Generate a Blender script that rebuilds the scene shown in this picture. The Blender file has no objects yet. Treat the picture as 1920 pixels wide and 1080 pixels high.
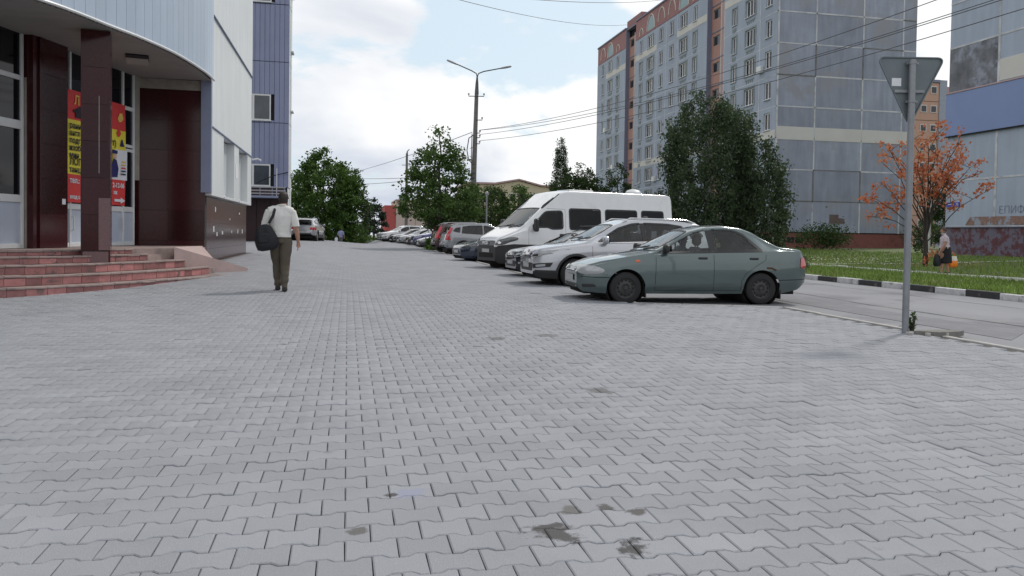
import bpy, bmesh, math, random
from mathutils import Vector, Matrix, noise
from mathutils.geometry import tessellate_polygon
import numpy as np
random.seed(11)
sc = bpy.context.scene
COL = sc.collection
R = math.radians

# ---------------------------------------------------------------- camera
CAM_H, YAW, PITCH, ROLL = 1.22, R(11.8), R(1.5), R(0.85)
fw = Vector((math.sin(YAW)*math.cos(PITCH), math.cos(YAW)*math.cos(PITCH), -math.sin(PITCH)))
r0 = Vector((math.cos(YAW), -math.sin(YAW), 0)); u0 = r0.cross(fw)
rv = r0*math.cos(ROLL) + u0*math.sin(ROLL); uv_ = u0*math.cos(ROLL) - r0*math.sin(ROLL)
cd = bpy.data.cameras.new('camera'); cam = bpy.data.objects.new('camera', cd); COL.objects.link(cam)
m3 = Matrix((rv, uv_, -fw)).transposed()
cam.matrix_world = Matrix.Translation((0, 0, CAM_H)) @ m3.to_4x4()
cd.sensor_width = 36; cd.lens = 1478/1920*36; cd.shift_y = -64/1920
cd.clip_start = 0.05; cd.clip_end = 3000
sc.camera = cam

# ---------------------------------------------------------------- sky and sun
SKX, SKY = 2.1, 5.0
SUN_DIR = Vector((0.80, 0.60, 0)).normalized()*math.cos(R(50)) + Vector((0, 0, math.sin(R(50))))
w = bpy.data.worlds.new('World'); sc.world = w; w.use_nodes = True
nt = w.node_tree; nt.nodes.clear()
def N(t, **k):
    n = nt.nodes.new(t)
    for a, b in k.items(): setattr(n, a, b)
    return n
def LK(a, b): nt.links.new(a, b)
def math_(op, a, b=None, clamp=False):
    n = N('ShaderNodeMath', operation=op, use_clamp=clamp)
    if op == 'MULTIPLY_ADD': n.inputs[2].default_value = -0.35
    for i, q in enumerate((a, b)):
        if q is None: continue
        if isinstance(q, (int, float)): n.inputs[i].default_value = q
        else: LK(q, n.inputs[i])
    return n.outputs[0]
sky = N('ShaderNodeTexSky', sky_type='NISHITA'); sky.sun_disc = False
sky.sun_elevation = R(50); sky.sun_rotation = math.atan2(SUN_DIR.x, SUN_DIR.y)
sky.air_density = 1.0; sky.dust_density = 2.5
tc = N('ShaderNodeTexCoord'); sp = N('ShaderNodeSeparateXYZ'); LK(tc.outputs['Generated'], sp.inputs[0])
zz = math_('ADD', math_('MAXIMUM', sp.outputs[2], 0.0), 0.34)
cb = N('ShaderNodeCombineXYZ'); LK(math_('DIVIDE', sp.outputs[0], zz), cb.inputs[0]); LK(math_('DIVIDE', sp.outputs[1], zz), cb.inputs[1])
cb.inputs[2].default_value = 3.7
n1 = N('ShaderNodeTexNoise'); n1.inputs['Scale'].default_value = 2.6; n1.inputs['Detail'].default_value = 9; n1.inputs['Roughness'].default_value = 0.55; n1.inputs['Distortion'].default_value = 0.3
LK(cb.outputs[0], n1.inputs['Vector'])
n2 = N('ShaderNodeTexNoise'); n2.inputs['Scale'].default_value = 1.5; n2.inputs['Detail'].default_value = 7; n2.inputs['Roughness'].default_value = 0.5; n2.inputs['Distortion'].default_value = 0.4
mp = N('ShaderNodeMapping'); mp.inputs['Location'].default_value = (SKX, SKY, 0.6); LK(cb.outputs[0], mp.inputs[0]); LK(mp.outputs[0], n2.inputs['Vector'])
# an opening in the cloud cover at one place of the sky
dt = N('ShaderNodeVectorMath', operation='DOT_PRODUCT'); nv = N('ShaderNodeVectorMath', operation='NORMALIZE'); LK(tc.outputs['Generated'], nv.inputs[0]); LK(nv.outputs[0], dt.inputs[0])
GAP = (fw + rv*(1040-960)/1478 + uv_*(476+60)/1478).normalized(); dt.inputs[1].default_value = GAP
gap = N('ShaderNodeMapRange', interpolation_type='SMOOTHSTEP'); LK(dt.outputs['Value'], gap.inputs[0])
gap.inputs[1].default_value = 0.975; gap.inputs[2].default_value = 1.0; gap.inputs[3].default_value = -0.10; gap.inputs[4].default_value = 0.25
cov = math_('SUBTRACT', math_('MULTIPLY_ADD', n1.outputs['Fac'], 1.8), gap.outputs[0])
cm = N('ShaderNodeMapRange', interpolation_type='SMOOTHSTEP'); LK(cov, cm.inputs[0])
cm.inputs[1].default_value = 0.33; cm.inputs[2].default_value = 0.50
sh = N('ShaderNodeValToRGB'); LK(n2.outputs['Fac'], sh.inputs[0])
e = sh.color_ramp.elements; e[0].position = 0.33; e[0].color = (0.60, 0.66, 0.77, 1); e[1].position = 0.55; e[1].color = (1.04, 1.045, 1.05, 1)
bl = N('ShaderNodeMixRGB'); bl.blend_type = 'MULTIPLY'; bl.inputs[0].default_value = 1; LK(sky.outputs[0], bl.inputs[1]); bl.inputs[2].default_value = (0.13, 0.13, 0.13, 1)
# thin high haze veils the blue
vl = N('ShaderNodeMixRGB'); vl.inputs[0].default_value = 0.75; LK(bl.outputs[0], vl.inputs[1]); vl.inputs[2].default_value = (0.76, 0.90, 0.985, 1)
mx = N('ShaderNodeMixRGB'); LK(cm.outputs[0], mx.inputs[0]); LK(vl.outputs[0], mx.inputs[1]); LK(sh.outputs[0], mx.inputs[2])
bg = N('ShaderNodeBackground'); bg.inputs[1].default_value = 1.0; LK(mx.outputs[0], bg.inputs[0])
ou = N('ShaderNodeOutputWorld'); LK(bg.outputs[0], ou.inputs[0])
sl = bpy.data.lights.new('sun', 'SUN'); sl.energy = 1.9; sl.angle = R(6); sl.color = (1.0, 0.95, 0.87)
so = bpy.data.objects.new('sun', sl); COL.objects.link(so); so.rotation_euler = SUN_DIR.to_track_quat('Z', 'Y').to_euler()
vs = sc.view_settings; vs.view_transform = 'Standard'; vs.look = 'None'; vs.exposure = 0.0; vs.gamma = 1; vs.use_curve_mapping = False
sc.cycles.use_denoising = True; sc.cycles.max_bounces = 8; sc.cycles.transparent_max_bounces = 24
sc.cycles.sample_clamp_indirect = 6

# ---------------------------------------------------------------- helpers
def sm(a, b, x):
    t = min(1, max(0, (x-a)/(b-a))); return t*t*(3-2*t)
def lerp(a, b, t): return a+(b-a)*t
def interp(pts, x):
    """piecewise linear"""
    if x <= pts[0][0]: return pts[0][1]
    for (x0, y0), (x1, y1) in zip(pts, pts[1:]):
        if x <= x1: return y0+(y1-y0)*(x-x0)/max(1e-9, x1-x0)
    return pts[-1][1]
def smooth_curve(pts, r=0.06):
    """piecewise linear with rounded corners (box filter)"""
    x0, x1 = pts[0][0]-.1, pts[-1][0]+.1; n = int((x1-x0)/.004)+2; st_ = (x1-x0)/n
    xa = np.linspace(x0, x1, n+1); px_, pz_ = [q[0] for q in pts], [q[1] for q in pts]
    tab = sum(np.interp(xa+r*k/4, px_, pz_) for k in range(-4, 5))/9; tab = tab.tolist()
    def f(x):
        q = (x-x0)/st_; i = int(q)
        if i < 0: return tab[0]
        if i >= n: return tab[n]
        return tab[i]+(tab[i+1]-tab[i])*(q-i)
    return f

def mat(name, col, rough=0.7, metal=0.0, var=0.12, scale=3.0, bump=0.0, bscale=40.0, detail=5, spec=0.5, coat=0.0, rnd=0.0, col2=None, thr=(0.5, 0.62), stretch=(1, 1, 1), streak=0.0):
    """procedural material: base colour modulated by world-space noise, optional second colour in worn patches"""
    m = bpy.data.materials.new(name); m.use_nodes = True
    t = m.node_tree; ns = t.nodes; bs = ns['Principled BSDF']
    bs.inputs['Roughness'].default_value = rough; bs.inputs['Metallic'].default_value = metal
    bs.inputs['Specular IOR Level'].default_value = spec; bs.inputs['Coat Weight'].default_value = coat; bs.inputs['Coat Roughness'].default_value = 0.04
    geo = ns.new('ShaderNodeNewGeometry'); mpn = ns.new('ShaderNodeMapping'); mpn.inputs['Scale'].default_value = stretch
    t.links.new(geo.outputs['Position'], mpn.inputs[0])
    tx = ns.new('ShaderNodeTexNoise'); tx.inputs['Scale'].default_value = scale; tx.inputs['Detail'].default_value = detail; tx.inputs['Roughness'].default_value = 0.6
    t.links.new(mpn.outputs[0], tx.inputs['Vector'])
    mr = ns.new('ShaderNodeMapRange'); mr.inputs[1].default_value = 0.25; mr.inputs[2].default_value = 0.75; mr.inputs[3].default_value = 1-var; mr.inputs[4].default_value = 1+var
    t.links.new(tx.outputs['Fac'], mr.inputs[0]); fac = mr.outputs[0]
    if rnd:
        oi = ns.new('ShaderNodeObjectInfo'); at = ns.new('ShaderNodeAttribute'); at.attribute_name = 'rnd'
        ad = ns.new('ShaderNodeMath'); ad.operation = 'ADD'; t.links.new(oi.outputs['Random'], ad.inputs[0]); t.links.new(at.outputs['Fac'], ad.inputs[1])
        fr = ns.new('ShaderNodeMath'); fr.operation = 'FRACT'; t.links.new(ad.outputs[0], fr.inputs[0])
        r2 = ns.new('ShaderNodeMapRange'); r2.inputs[3].default_value = 1-rnd; r2.inputs[4].default_value = 1+rnd; t.links.new(fr.outputs[0], r2.inputs[0])
        mu = ns.new('ShaderNodeMath'); mu.operation = 'MULTIPLY'; t.links.new(fac, mu.inputs[0]); t.links.new(r2.outputs[0], mu.inputs[1]); fac = mu.outputs[0]
    if streak:
        tv = ns.new('ShaderNodeTexNoise'); tv.inputs['Scale'].default_value = 2.2; tv.inputs['Detail'].default_value = 6
        mv = ns.new('ShaderNodeMapping'); mv.inputs['Scale'].default_value = (1, 1, 0.12); t.links.new(geo.outputs['Position'], mv.inputs[0]); t.links.new(mv.outputs[0], tv.inputs['Vector'])
        r3 = ns.new('ShaderNodeMapRange'); r3.inputs[1].default_value = 0.3; r3.inputs[2].default_value = 0.7; r3.inputs[3].default_value = 1-streak; r3.inputs[4].default_value = 1+streak*0.6; t.links.new(tv.outputs['Fac'], r3.inputs[0])
        mu = ns.new('ShaderNodeMath'); mu.operation = 'MULTIPLY'; t.links.new(fac, mu.inputs[0]); t.links.new(r3.outputs[0], mu.inputs[1]); fac = mu.outputs[0]
    vm = ns.new('ShaderNodeVectorMath'); vm.operation = 'SCALE'; vm.inputs[0].default_value = col; t.links.new(fac, vm.inputs['Scale'])
    out = vm.outputs[0]
    if col2:
        t2 = ns.new('ShaderNodeTexNoise'); t2.inputs['Scale'].default_value = scale*0.45; t2.inputs['Detail'].default_value = 8; t2.inputs['Roughness'].default_value = 0.65
        ofs = ns.new('ShaderNodeMapping'); ofs.inputs['Location'].default_value = (7.1, 3.3, 1.7); t.links.new(geo.outputs['Position'], ofs.inputs[0]); t.links.new(ofs.outputs[0], t2.inputs['Vector'])
        m2 = ns.new('ShaderNodeMapRange'); m2.interpolation_type = 'SMOOTHSTEP'; m2.inputs[1].default_value = thr[0]; m2.inputs[2].default_value = thr[1]; t.links.new(t2.outputs['Fac'], m2.inputs[0])
        mi = ns.new('ShaderNodeMixRGB'); t.links.new(m2.outputs[0], mi.inputs[0]); t.links.new(out, mi.inputs[1]); mi.inputs[2].default_value = (*col2, 1); out = mi.outputs[0]
    t.links.new(out, bs.inputs['Base Color'])
    if bump:
        tb = ns.new('ShaderNodeTexNoise'); tb.inputs['Scale'].default_value = bscale; tb.inputs['Detail'].default_value = 4; t.links.new(geo.outputs['Position'], tb.inputs['Vector'])
        bp = ns.new('ShaderNodeBump'); bp.inputs['Strength'].default_value = bump; bp.inputs['Distance'].default_value = 0.01; t.links.new(tb.outputs['Fac'], bp.inputs['Height']); t.links.new(bp.outputs[0], bs.inputs['Normal'])
    return m
def glass(name, tint=(0.5, 0.55, 0.55), rough=0.02, refl=1.0):
    """thin pane: fresnel reflection over tinted see-through"""
    m = bpy.data.materials.new(name); m.use_nodes = True; t = m.node_tree; t.nodes.clear(); ns = t.nodes
    o = ns.new('ShaderNodeOutputMaterial'); tr = ns.new('ShaderNodeBsdfTransparent'); tr.inputs[0].default_value = (*tint, 1)
    gl = ns.new('ShaderNodeBsdfGlossy'); gl.inputs['Roughness'].default_value = rough; gl.inputs[0].default_value = (refl, refl, refl, 1)
    fr = ns.new('ShaderNodeFresnel'); fr.inputs[0].default_value = 1.5; mi = ns.new('ShaderNodeMixShader')
    tx = ns.new('ShaderNodeTexNoise'); tx.inputs['Scale'].default_value = 1.3; bp = ns.new('ShaderNodeBump'); bp.inputs['Strength'].default_value = 0.02; t.links.new(tx.outputs[0], bp.inputs['Height']); t.links.new(bp.outputs[0], gl.inputs['Normal'])
    t.links.new(fr.outputs[0], mi.inputs[0]); t.links.new(tr.outputs[0], mi.inputs[1]); t.links.new(gl.outputs[0], mi.inputs[2]); t.links.new(mi.outputs[0], o.inputs[0])
    return m

class MB:
    def __init__(s): s.v = []; s.f = []; s.m = []
    def add(s, verts, faces, mi=0):
        b = len(s.v); s.v += [tuple(p) for p in verts]; s.f += [tuple(b+i for i in f) for f in faces]; s.m += [mi]*len(faces); return s
    def box(s, x0, x1, y0, y1, z0, z1, mi=0, c=0.0, M=None):
        if c:
            c = min(c, (x1-x0)/2.01, (y1-y0)/2.01, (z1-z0)/2.01)
            vs_ = []
            for (z, k) in ((z0, c), (z0+c, 0), (z1-c, 0), (z1, c)):
                vs_ += [(x0+k, y0+c, z), (x0+c, y0+k, z), (x1-c, y0+k, z), (x1-k, y0+c, z), (x1-k, y1-c, z), (x1-c, y1-k, z), (x0+c, y1-k, z), (x0+k, y1-c, z)]
            fs = [tuple(range(7, -1, -1)), tuple(range(24, 32))]
            for l in range(3):
                for i in range(8): fs.append((l*8+i, l*8+(i+1) % 8, l*8+8+(i+1) % 8, l*8+8+i))
        else:
            vs_ = [(x0, y0, z0), (x1, y0, z0), (x1, y1, z0), (x0, y1, z0), (x0, y0, z1), (x1, y0, z1), (x1, y1, z1), (x0, y1, z1)]
            fs = [(3, 2, 1, 0), (4, 5, 6, 7), (0, 1, 5, 4), (1, 2, 6, 5), (2, 3, 7, 6), (3, 0, 4, 7)]
        if M: vs_ = [M @ Vector(p) for p in vs_]
        return s.add(vs_, fs, mi)
    def prism(s, poly, fn0, fn1, mi=0):
        """poly of 2-d points, fn0/fn1 map (a,b) to 3-d for both ends"""
        n = len(poly); vs_ = [fn0(a, b) for a, b in poly]+[fn1(a, b) for a, b in poly]
        tri = tessellate_polygon([[Vector((a, b, 0)) for a, b in poly]])
        fs = [tuple(t) for t in tri]+[tuple(n+i for i in reversed(t)) for t in tri]+[(i, (i+1) % n, n+(i+1) % n, n+i) for i in range(n)]
        return s.add(vs_, fs, mi)
    def tube(s, pts, rad, n=8, mi=0, cap=True):
        pts = [Vector(p) for p in pts]; k = len(pts)
        if not isinstance(rad, (list, tuple)): rad = [rad]*k
        rings = []; up = None
        for i, p in enumerate(pts):
            d = (pts[min(i+1, k-1)]-pts[max(i-1, 0)]).normalized()
            if up is None: up = Vector((0, 0, 1)) if abs(d.z) < .9 else Vector((1, 0, 0))
            a = d.cross(up).normalized(); b = a.cross(d).normalized(); up = b
            rr = rad[i]; rx, ry = rr if isinstance(rr, tuple) else (rr, rr)
            rings.append([p+a*math.cos(2*math.pi*j/n)*rx+b*math.sin(2*math.pi*j/n)*ry for j in range(n)])
        vs_ = [q for r in rings for q in r]; fs = []
        for i in range(k-1):
            for j in range(n): fs.append((i*n+j, i*n+(j+1) % n, (i+1)*n+(j+1) % n, (i+1)*n+j))
        if cap: fs += [tuple(range(n-1, -1, -1)), tuple((k-1)*n+j for j in range(n))]
        return s.add(vs_, fs, mi)
    def lathe(s, prof, n=24, M=None, mi=0, a0=0, a1=2*math.pi):
        """prof: (radius, height) list, axis z"""
        full = abs(a1-a0-2*math.pi) < 1e-6; cols = n if full else n+1
        vs_ = []
        for r_, h in prof:
            for j in range(cols):
                a = a0+(a1-a0)*j/n; vs_.append(Vector((r_*math.cos(a), r_*math.sin(a), h)))
        if M: vs_ = [M @ p for p in vs_]
        fs = []
        for i in range(len(prof)-1):
            for j in range(n):
                j2 = (j+1) % cols; fs.append((i*cols+j, i*cols+j2, (i+1)*cols+j2, (i+1)*cols+j))
        return s.add(vs_, fs, mi)
    def mesh(s, name, mats, smooth=None, recalc=True, merge=False):
        me = bpy.data.meshes.new(name); me.from_pydata(s.v, [], s.f)
        for m in (mats if isinstance(mats, (list, tuple)) else [mats]): me.materials.append(m)
        if any(s.m): me.polygons.foreach_set('material_index', s.m)
        if recalc or merge:
            bm = bmesh.new(); bm.from_mesh(me)
            if merge: bmesh.ops.remove_doubles(bm, verts=bm.verts, dist=1e-4)
            if recalc: bmesh.ops.recalc_face_normals(bm, faces=bm.faces)
            bm.to_mesh(me); bm.free()
        if smooth is not None:
            me.polygons.foreach_set('use_smooth', [True]*len(me.polygons)); me.set_sharp_from_angle(angle=R(smooth))
        me.update(); return me
def link(name, data, parent=None, loc=None, rot=None, label=None, cat=None, group=None, kind=None):
    o = bpy.data.objects.new(name, data); COL.objects.link(o)
    if parent: o.parent = parent
    if loc is not None: o.location = loc
    if rot is not None: o.rotation_euler = rot
    if label: o['label'] = label
    if cat: o['category'] = cat
    if group: o['group'] = group
    if kind: o['kind'] = kind
    return o
def obj(name, mb, mats, parent=None, smooth=None, recalc=True, merge=False, **k):
    return link(name, mb.mesh(name, mats, smooth, recalc, merge), parent, **k)
def thing(name, label, cat, loc=(0, 0, 0), rotz=0, group=None):
    return link(name, None, None, loc, (0, 0, rotz), label, cat, group)
def box_part(name, m, parent, *b, c=0.0, **k): return obj(name, MB().box(*b, c=c), m, parent, **k)
_text_cache = {}
def text_mesh(s, size, bold=0.0, depth=0.002):
    cu = bpy.data.curves.new('lettering', 'FONT'); cu.body = s; cu.size = size; cu.extrude = depth; cu.offset = bold; cu.resolution_u = 3
    o = bpy.data.objects.new('lettering', cu); COL.objects.link(o)
    dg = bpy.context.evaluated_depsgraph_get(); me = bpy.data.meshes.new_from_object(o.evaluated_get(dg))
    bpy.data.objects.remove(o); me.materials.clear(); return me
def lettering(s, size, m, parent, M, bold=0.0, depth=0.002, name='lettering'):
    me = text_mesh(s, size, bold, depth); me.materials.append(m); me.transform(M)
    return link(name, me, parent)
def frame_matrix(origin, xaxis, yaxis):
    x = Vector(xaxis).normalized(); y = Vector(yaxis).normalized(); z = x.cross(y)
    M = Matrix((x, y, z)).transposed().to_4x4(); M.translation = origin; return M

# ---------------------------------------------------------------- ground heights
def plaza_z(X, Y):
    Yc = min(max(Y, 0), 95)
    z = 0.0035*Yc+0.3*sm(2, -3.3, X)*sm(10, 23, Yc)
    return z-sm(63, 75, Y)*sm(3.2, 0.5, X)*0.75
def lot_z(X, Y): return 0.0006*min(max(Y, 0), 100)-0.012
def lawn_z(X, Y): return interp([(13.3, .09), (17, .01), (21, -.03), (28, .05), (36, .28), (60, .45)], X)+0.02*noise.noise((X*.4, Y*.4, 0))
def right_edge(Y):
    return interp([(-40, 7.2), (12.1, 7.2), (13.05, 4.85), (58, 4.9), (78, 3.4), (95, 2.4)], Y)
# ---------------------------------------------------------------- the setting: ground, paving, roads, lawn
M_joint = mat('paving bedding', (0.10, 0.098, 0.095), 0.95, var=0.35, scale=3, col2=(.20, .195, .185), thr=(.5, .6))
M_asph = mat('worn asphalt', (0.225, 0.227, 0.24), 0.9, var=0.10, scale=0.8, bump=0.4, bscale=120, col2=(0.165, 0.165, 0.18), thr=(0.5, 0.62), stretch=(1, .35, 1))
M_conc = mat('grey concrete', (0.40, 0.39, 0.375), 0.88, var=0.14, scale=7, bump=0.3, bscale=60, col2=(0.26, 0.25, 0.24), thr=(0.55, 0.7))
M_soil = mat('lawn soil', (0.10, 0.125, 0.045), 0.97, var=0.35, scale=1.2, bump=0.6, bscale=12)
M_kb = mat('kerb black paint', (0.03, 0.03, 0.034), 0.7, var=0.35, scale=9, col2=(0.11, 0.105, 0.10), thr=(0.56, 0.66))
M_kw = mat('kerb white paint', (0.50, 0.50, 0.51), 0.75, var=0.2, scale=9, col2=(0.28, 0.275, 0.27), thr=(0.52, 0.64))

def paver_material():
    m = mat('paver concrete', (0.250, 0.257, 0.280), 0.86, var=0.12, scale=1.1, bump=0.35, bscale=160, rnd=0.075, detail=7)
    t = m.node_tree; ns = t.nodes; bs = ns['Principled BSDF']; src = bs.inputs['Base Color'].links[0].from_socket
    geo = [n for n in ns if n.type == 'NEW_GEOMETRY'][0]
    def mix(fac, a, colr):
        n = ns.new('ShaderNodeMixRGB'); t.links.new(fac, n.inputs[0]); t.links.new(a, n.inputs[1]); n.inputs[2].default_value = (*colr, 1); return n.outputs[0]
    # fine aggregate speckle
    tn = ns.new('ShaderNodeTexNoise'); tn.inputs['Scale'].default_value = 220; tn.inputs['Detail'].default_value = 2; t.links.new(geo.outputs['Position'], tn.inputs['Vector'])
    r_ = ns.new('ShaderNodeMapRange'); r_.inputs[1].default_value = .62; r_.inputs[2].default_value = .72; r_.inputs[4].default_value = .6; t.links.new(tn.outputs['Fac'], r_.inputs[0]); src = mix(r_.outputs[0], src, (0.42, 0.42, 0.41))
    # broad worn-in dirt
    tn = ns.new('ShaderNodeTexNoise'); tn.inputs['Scale'].default_value = 0.55; tn.inputs['Detail'].default_value = 9; tn.inputs['Roughness'].default_value = .68; t.links.new(geo.outputs['Position'], tn.inputs['Vector'])
    r_ = ns.new('ShaderNodeMapRange'); r_.interpolation_type = 'SMOOTHSTEP'; r_.inputs[1].default_value = .52; r_.inputs[2].default_value = .72; r_.inputs[4].default_value = .42; t.links.new(tn.outputs['Fac'], r_.inputs[0]); src = mix(r_.outputs[0], src, (0.19, 0.194, 0.213))
    tn = ns.new('ShaderNodeTexNoise'); tn.inputs['Scale'].default_value = 3.6; tn.inputs['Detail'].default_value = 7; tn.inputs['Roughness'].default_value = .6; t.links.new(geo.outputs['Position'], tn.inputs['Vector'])
    r_ = ns.new('ShaderNodeMapRange'); r_.interpolation_type = 'SMOOTHSTEP'; r_.inputs[1].default_value = .66; r_.inputs[2].default_value = .76; r_.inputs[4].default_value = .75; t.links.new(tn.outputs['Fac'], r_.inputs[0]); src = mix(r_.outputs[0], src, (0.125, 0.12, 0.12))
    # oil and tar spots where they lie on the ground (x, y, radius)
    wob = ns.new('ShaderNodeTexNoise'); wob.inputs['Scale'].default_value = 11; wob.inputs['Detail'].default_value = 8; wob.inputs['Roughness'].default_value = .7; t.links.new(geo.outputs['Position'], wob.inputs['Vector'])
    for (x, y, rad, c) in [(0.82, 3.05, 0.12, (.05, .046, .044)), (1.10, 2.86, 0.085, (.045, .043, .042)), (1.13, 3.30, 0.06, (.07, .066, .062)), (0.97, 3.29, 0.07, (.12, .115, .11)), (0.29, 3.63, .085, (.24, .255, .33)), (0.21, 3.62, 0.035, (.05, .047, .046)), (1.90, 5.75, .13, (.12, .12, .12)), (0.05, 3.2, .05, (.10, .095, .09)), (1.66, 8.7, .14, (.12, .12, .12)), (2.3, 8.9, .2, (.14, .14, .14)), (1.25, 3.22, .05, (.07, .065, .06))]:
        vm = ns.new('ShaderNodeVectorMath'); vm.operation = 'DISTANCE'; t.links.new(geo.outputs['Position'], vm.inputs[0]); vm.inputs[1].default_value = (x, y, plaza_z(x, y))
        ad = ns.new('ShaderNodeMath'); ad.operation = 'MULTIPLY_ADD'; t.links.new(wob.outputs['Fac'], ad.inputs[0]); ad.inputs[1].default_value = rad*3.2; t.links.new(vm.outputs['Value'], ad.inputs[2])
        r_ = ns.new('ShaderNodeMapRange'); r_.interpolation_type = 'SMOOTHSTEP'; r_.inputs[1].default_value = rad*2.55; r_.inputs[2].default_value = rad*2.1; r_.inputs[3].default_value = 0; r_.inputs[4].default_value = .9; t.links.new(ad.outputs[0], r_.inputs[0]); src = mix(r_.outputs[0], src, c)
    t.links.new(src, bs.inputs['Base Color'])
    return m
M_pav = paver_material()

def sheet(x0, x1, y0, y1, step, zf, keep=lambda x, y: True):
    mb = MB(); nx = max(1, round((x1-x0)/step)); ny = max(1, round((y1-y0)/step)); ix = {}
    for j in range(ny+1):
        for i in range(nx+1):
            x = lerp(x0, x1, i/nx); y = lerp(y0, y1, j/ny); ix[i, j] = len(mb.v); mb.v.append((x, y, zf(x, y)))
    for j in range(ny):
        for i in range(nx):
            if keep(lerp(x0, x1, (i+.5)/nx), lerp(y0, y1, (j+.5)/ny)): mb.f.append((ix[i, j], ix[i+1, j], ix[i+1, j+1], ix[i, j+1])); mb.m.append(0)
    return mb
# far ground out to the horizon
M_far = mat('distant ground', (0.10, 0.12, 0.055), 0.95, var=0.3, scale=0.08)
def far_z(x, y): return -0.9-0.004*max(0, math.hypot(x, y)-60)
obj('ground', sheet(-900, 900, -900, 1500, 60, far_z), M_far, kind='structure', recalc=False)
# bedding of the plaza
def plaza_mesh():
    mb = MB(); ys = [i for i in range(-20, 0, 4)]+[0.5*i for i in range(0, 192)]; n = 24
    for y in ys:
        xr = right_edge(y); xl = -14
        for i in range(n+1):
            x = lerp(xl, xr, i/n); mb.v.append((x, y, plaza_z(x, y)-0.022))
    for j in range(len(ys)-1):
        for i in range(n): mb.f.append((j*(n+1)+i, j*(n+1)+i+1, (j+1)*(n+1)+i+1, (j+1)*(n+1)+i)); mb.m.append(0)
    return mb
pavement = obj('pavement', plaza_mesh(), M_joint, kind='structure', recalc=False)
# pavers: bone-shaped blocks, rows offset by half
PW, PD, PA, PG = 0.2, 0.163, 0.0125, 0.0022
def paver_outline(ins):
    w2, d2, r_ = PW/2-PG-ins, PD/2-PG-ins, 0.014
    q = PW/4
    bot = [(-w2, -d2-PA), (-q-r_, -d2-PA), (-q+r_, -d2+PA), (q-r_, -d2+PA), (q+r_, -d2-PA), (w2, -d2-PA)]
    return bot+[(x, -y) for x, y in reversed(bot)]
O_in, O_out = np.array(paver_outline(0.0055)), np.array(paver_outline(0))
def paver_mb():
    mb = MB(); n = 12
    vs_ = [(x, y, 0) for x, y in O_in]+[(x, y, -.004) for x, y in O_out]+[(x, y, -.03) for x, y in O_out]
    fs = [tuple(range(n))]+[(i+n, (i+1) % n+n, (i+1) % n, i) for i in range(n)]+[(i+2*n, (i+1) % n+2*n, (i+1) % n+n, i+n) for i in range(n)]
    return mb.add(vs_, fs)
paver_me = paver_mb().mesh('paver', M_pav, recalc=False)
rng = np.random.default_rng(5)
cells = []
for j in range(8, int(92/PD)):
    y = (j+.5)*PD
    xl = max(-.39*y-2.2, -9.5); xr = min(right_edge(y-.1), right_edge(y+.1))
    if 20.2 < y < 29: xl = max(xl, -3.25)
    off = (j % 2)*PW/2
    for i in range(math.floor((xl-off)/PW), math.ceil((xr-off)/PW)):
        x = off+(i+.5)*PW
        if x+PW*.5 < xr-0.005 and x > xl: cells.append((x, y))
cells = np.array(cells)
def px_of(x, y, z):
    d = Vector((x, y, z-CAM_H)); k = d.dot(fw); return 960+1478*d.dot(rv)/k, 476-1478*d.dot(uv_)/k
vis = []
for i, (x, y) in enumerate(cells):
    if y > 6.5: break
    u, v = px_of(x, y, plaza_z(x, y))
    if -30 < u < 1950 and v < 1110: vis.append((math.hypot(x, y), i))
vis.sort(); near = {i for _, i in vis[:300]}
for i in sorted(near):
    x, y = cells[i]; o = link('paver', paver_me, pavement, (x, y, plaza_z(x, y)+rng.normal(0, .0011)), (rng.normal(0, .006)+(plaza_z(x, y+.1)-plaza_z(x, y-.1))/.2, rng.normal(0, .005)-(plaza_z(x+.1, y)-plaza_z(x-.1, y))/.2, rng.normal(0, .006)))
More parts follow.
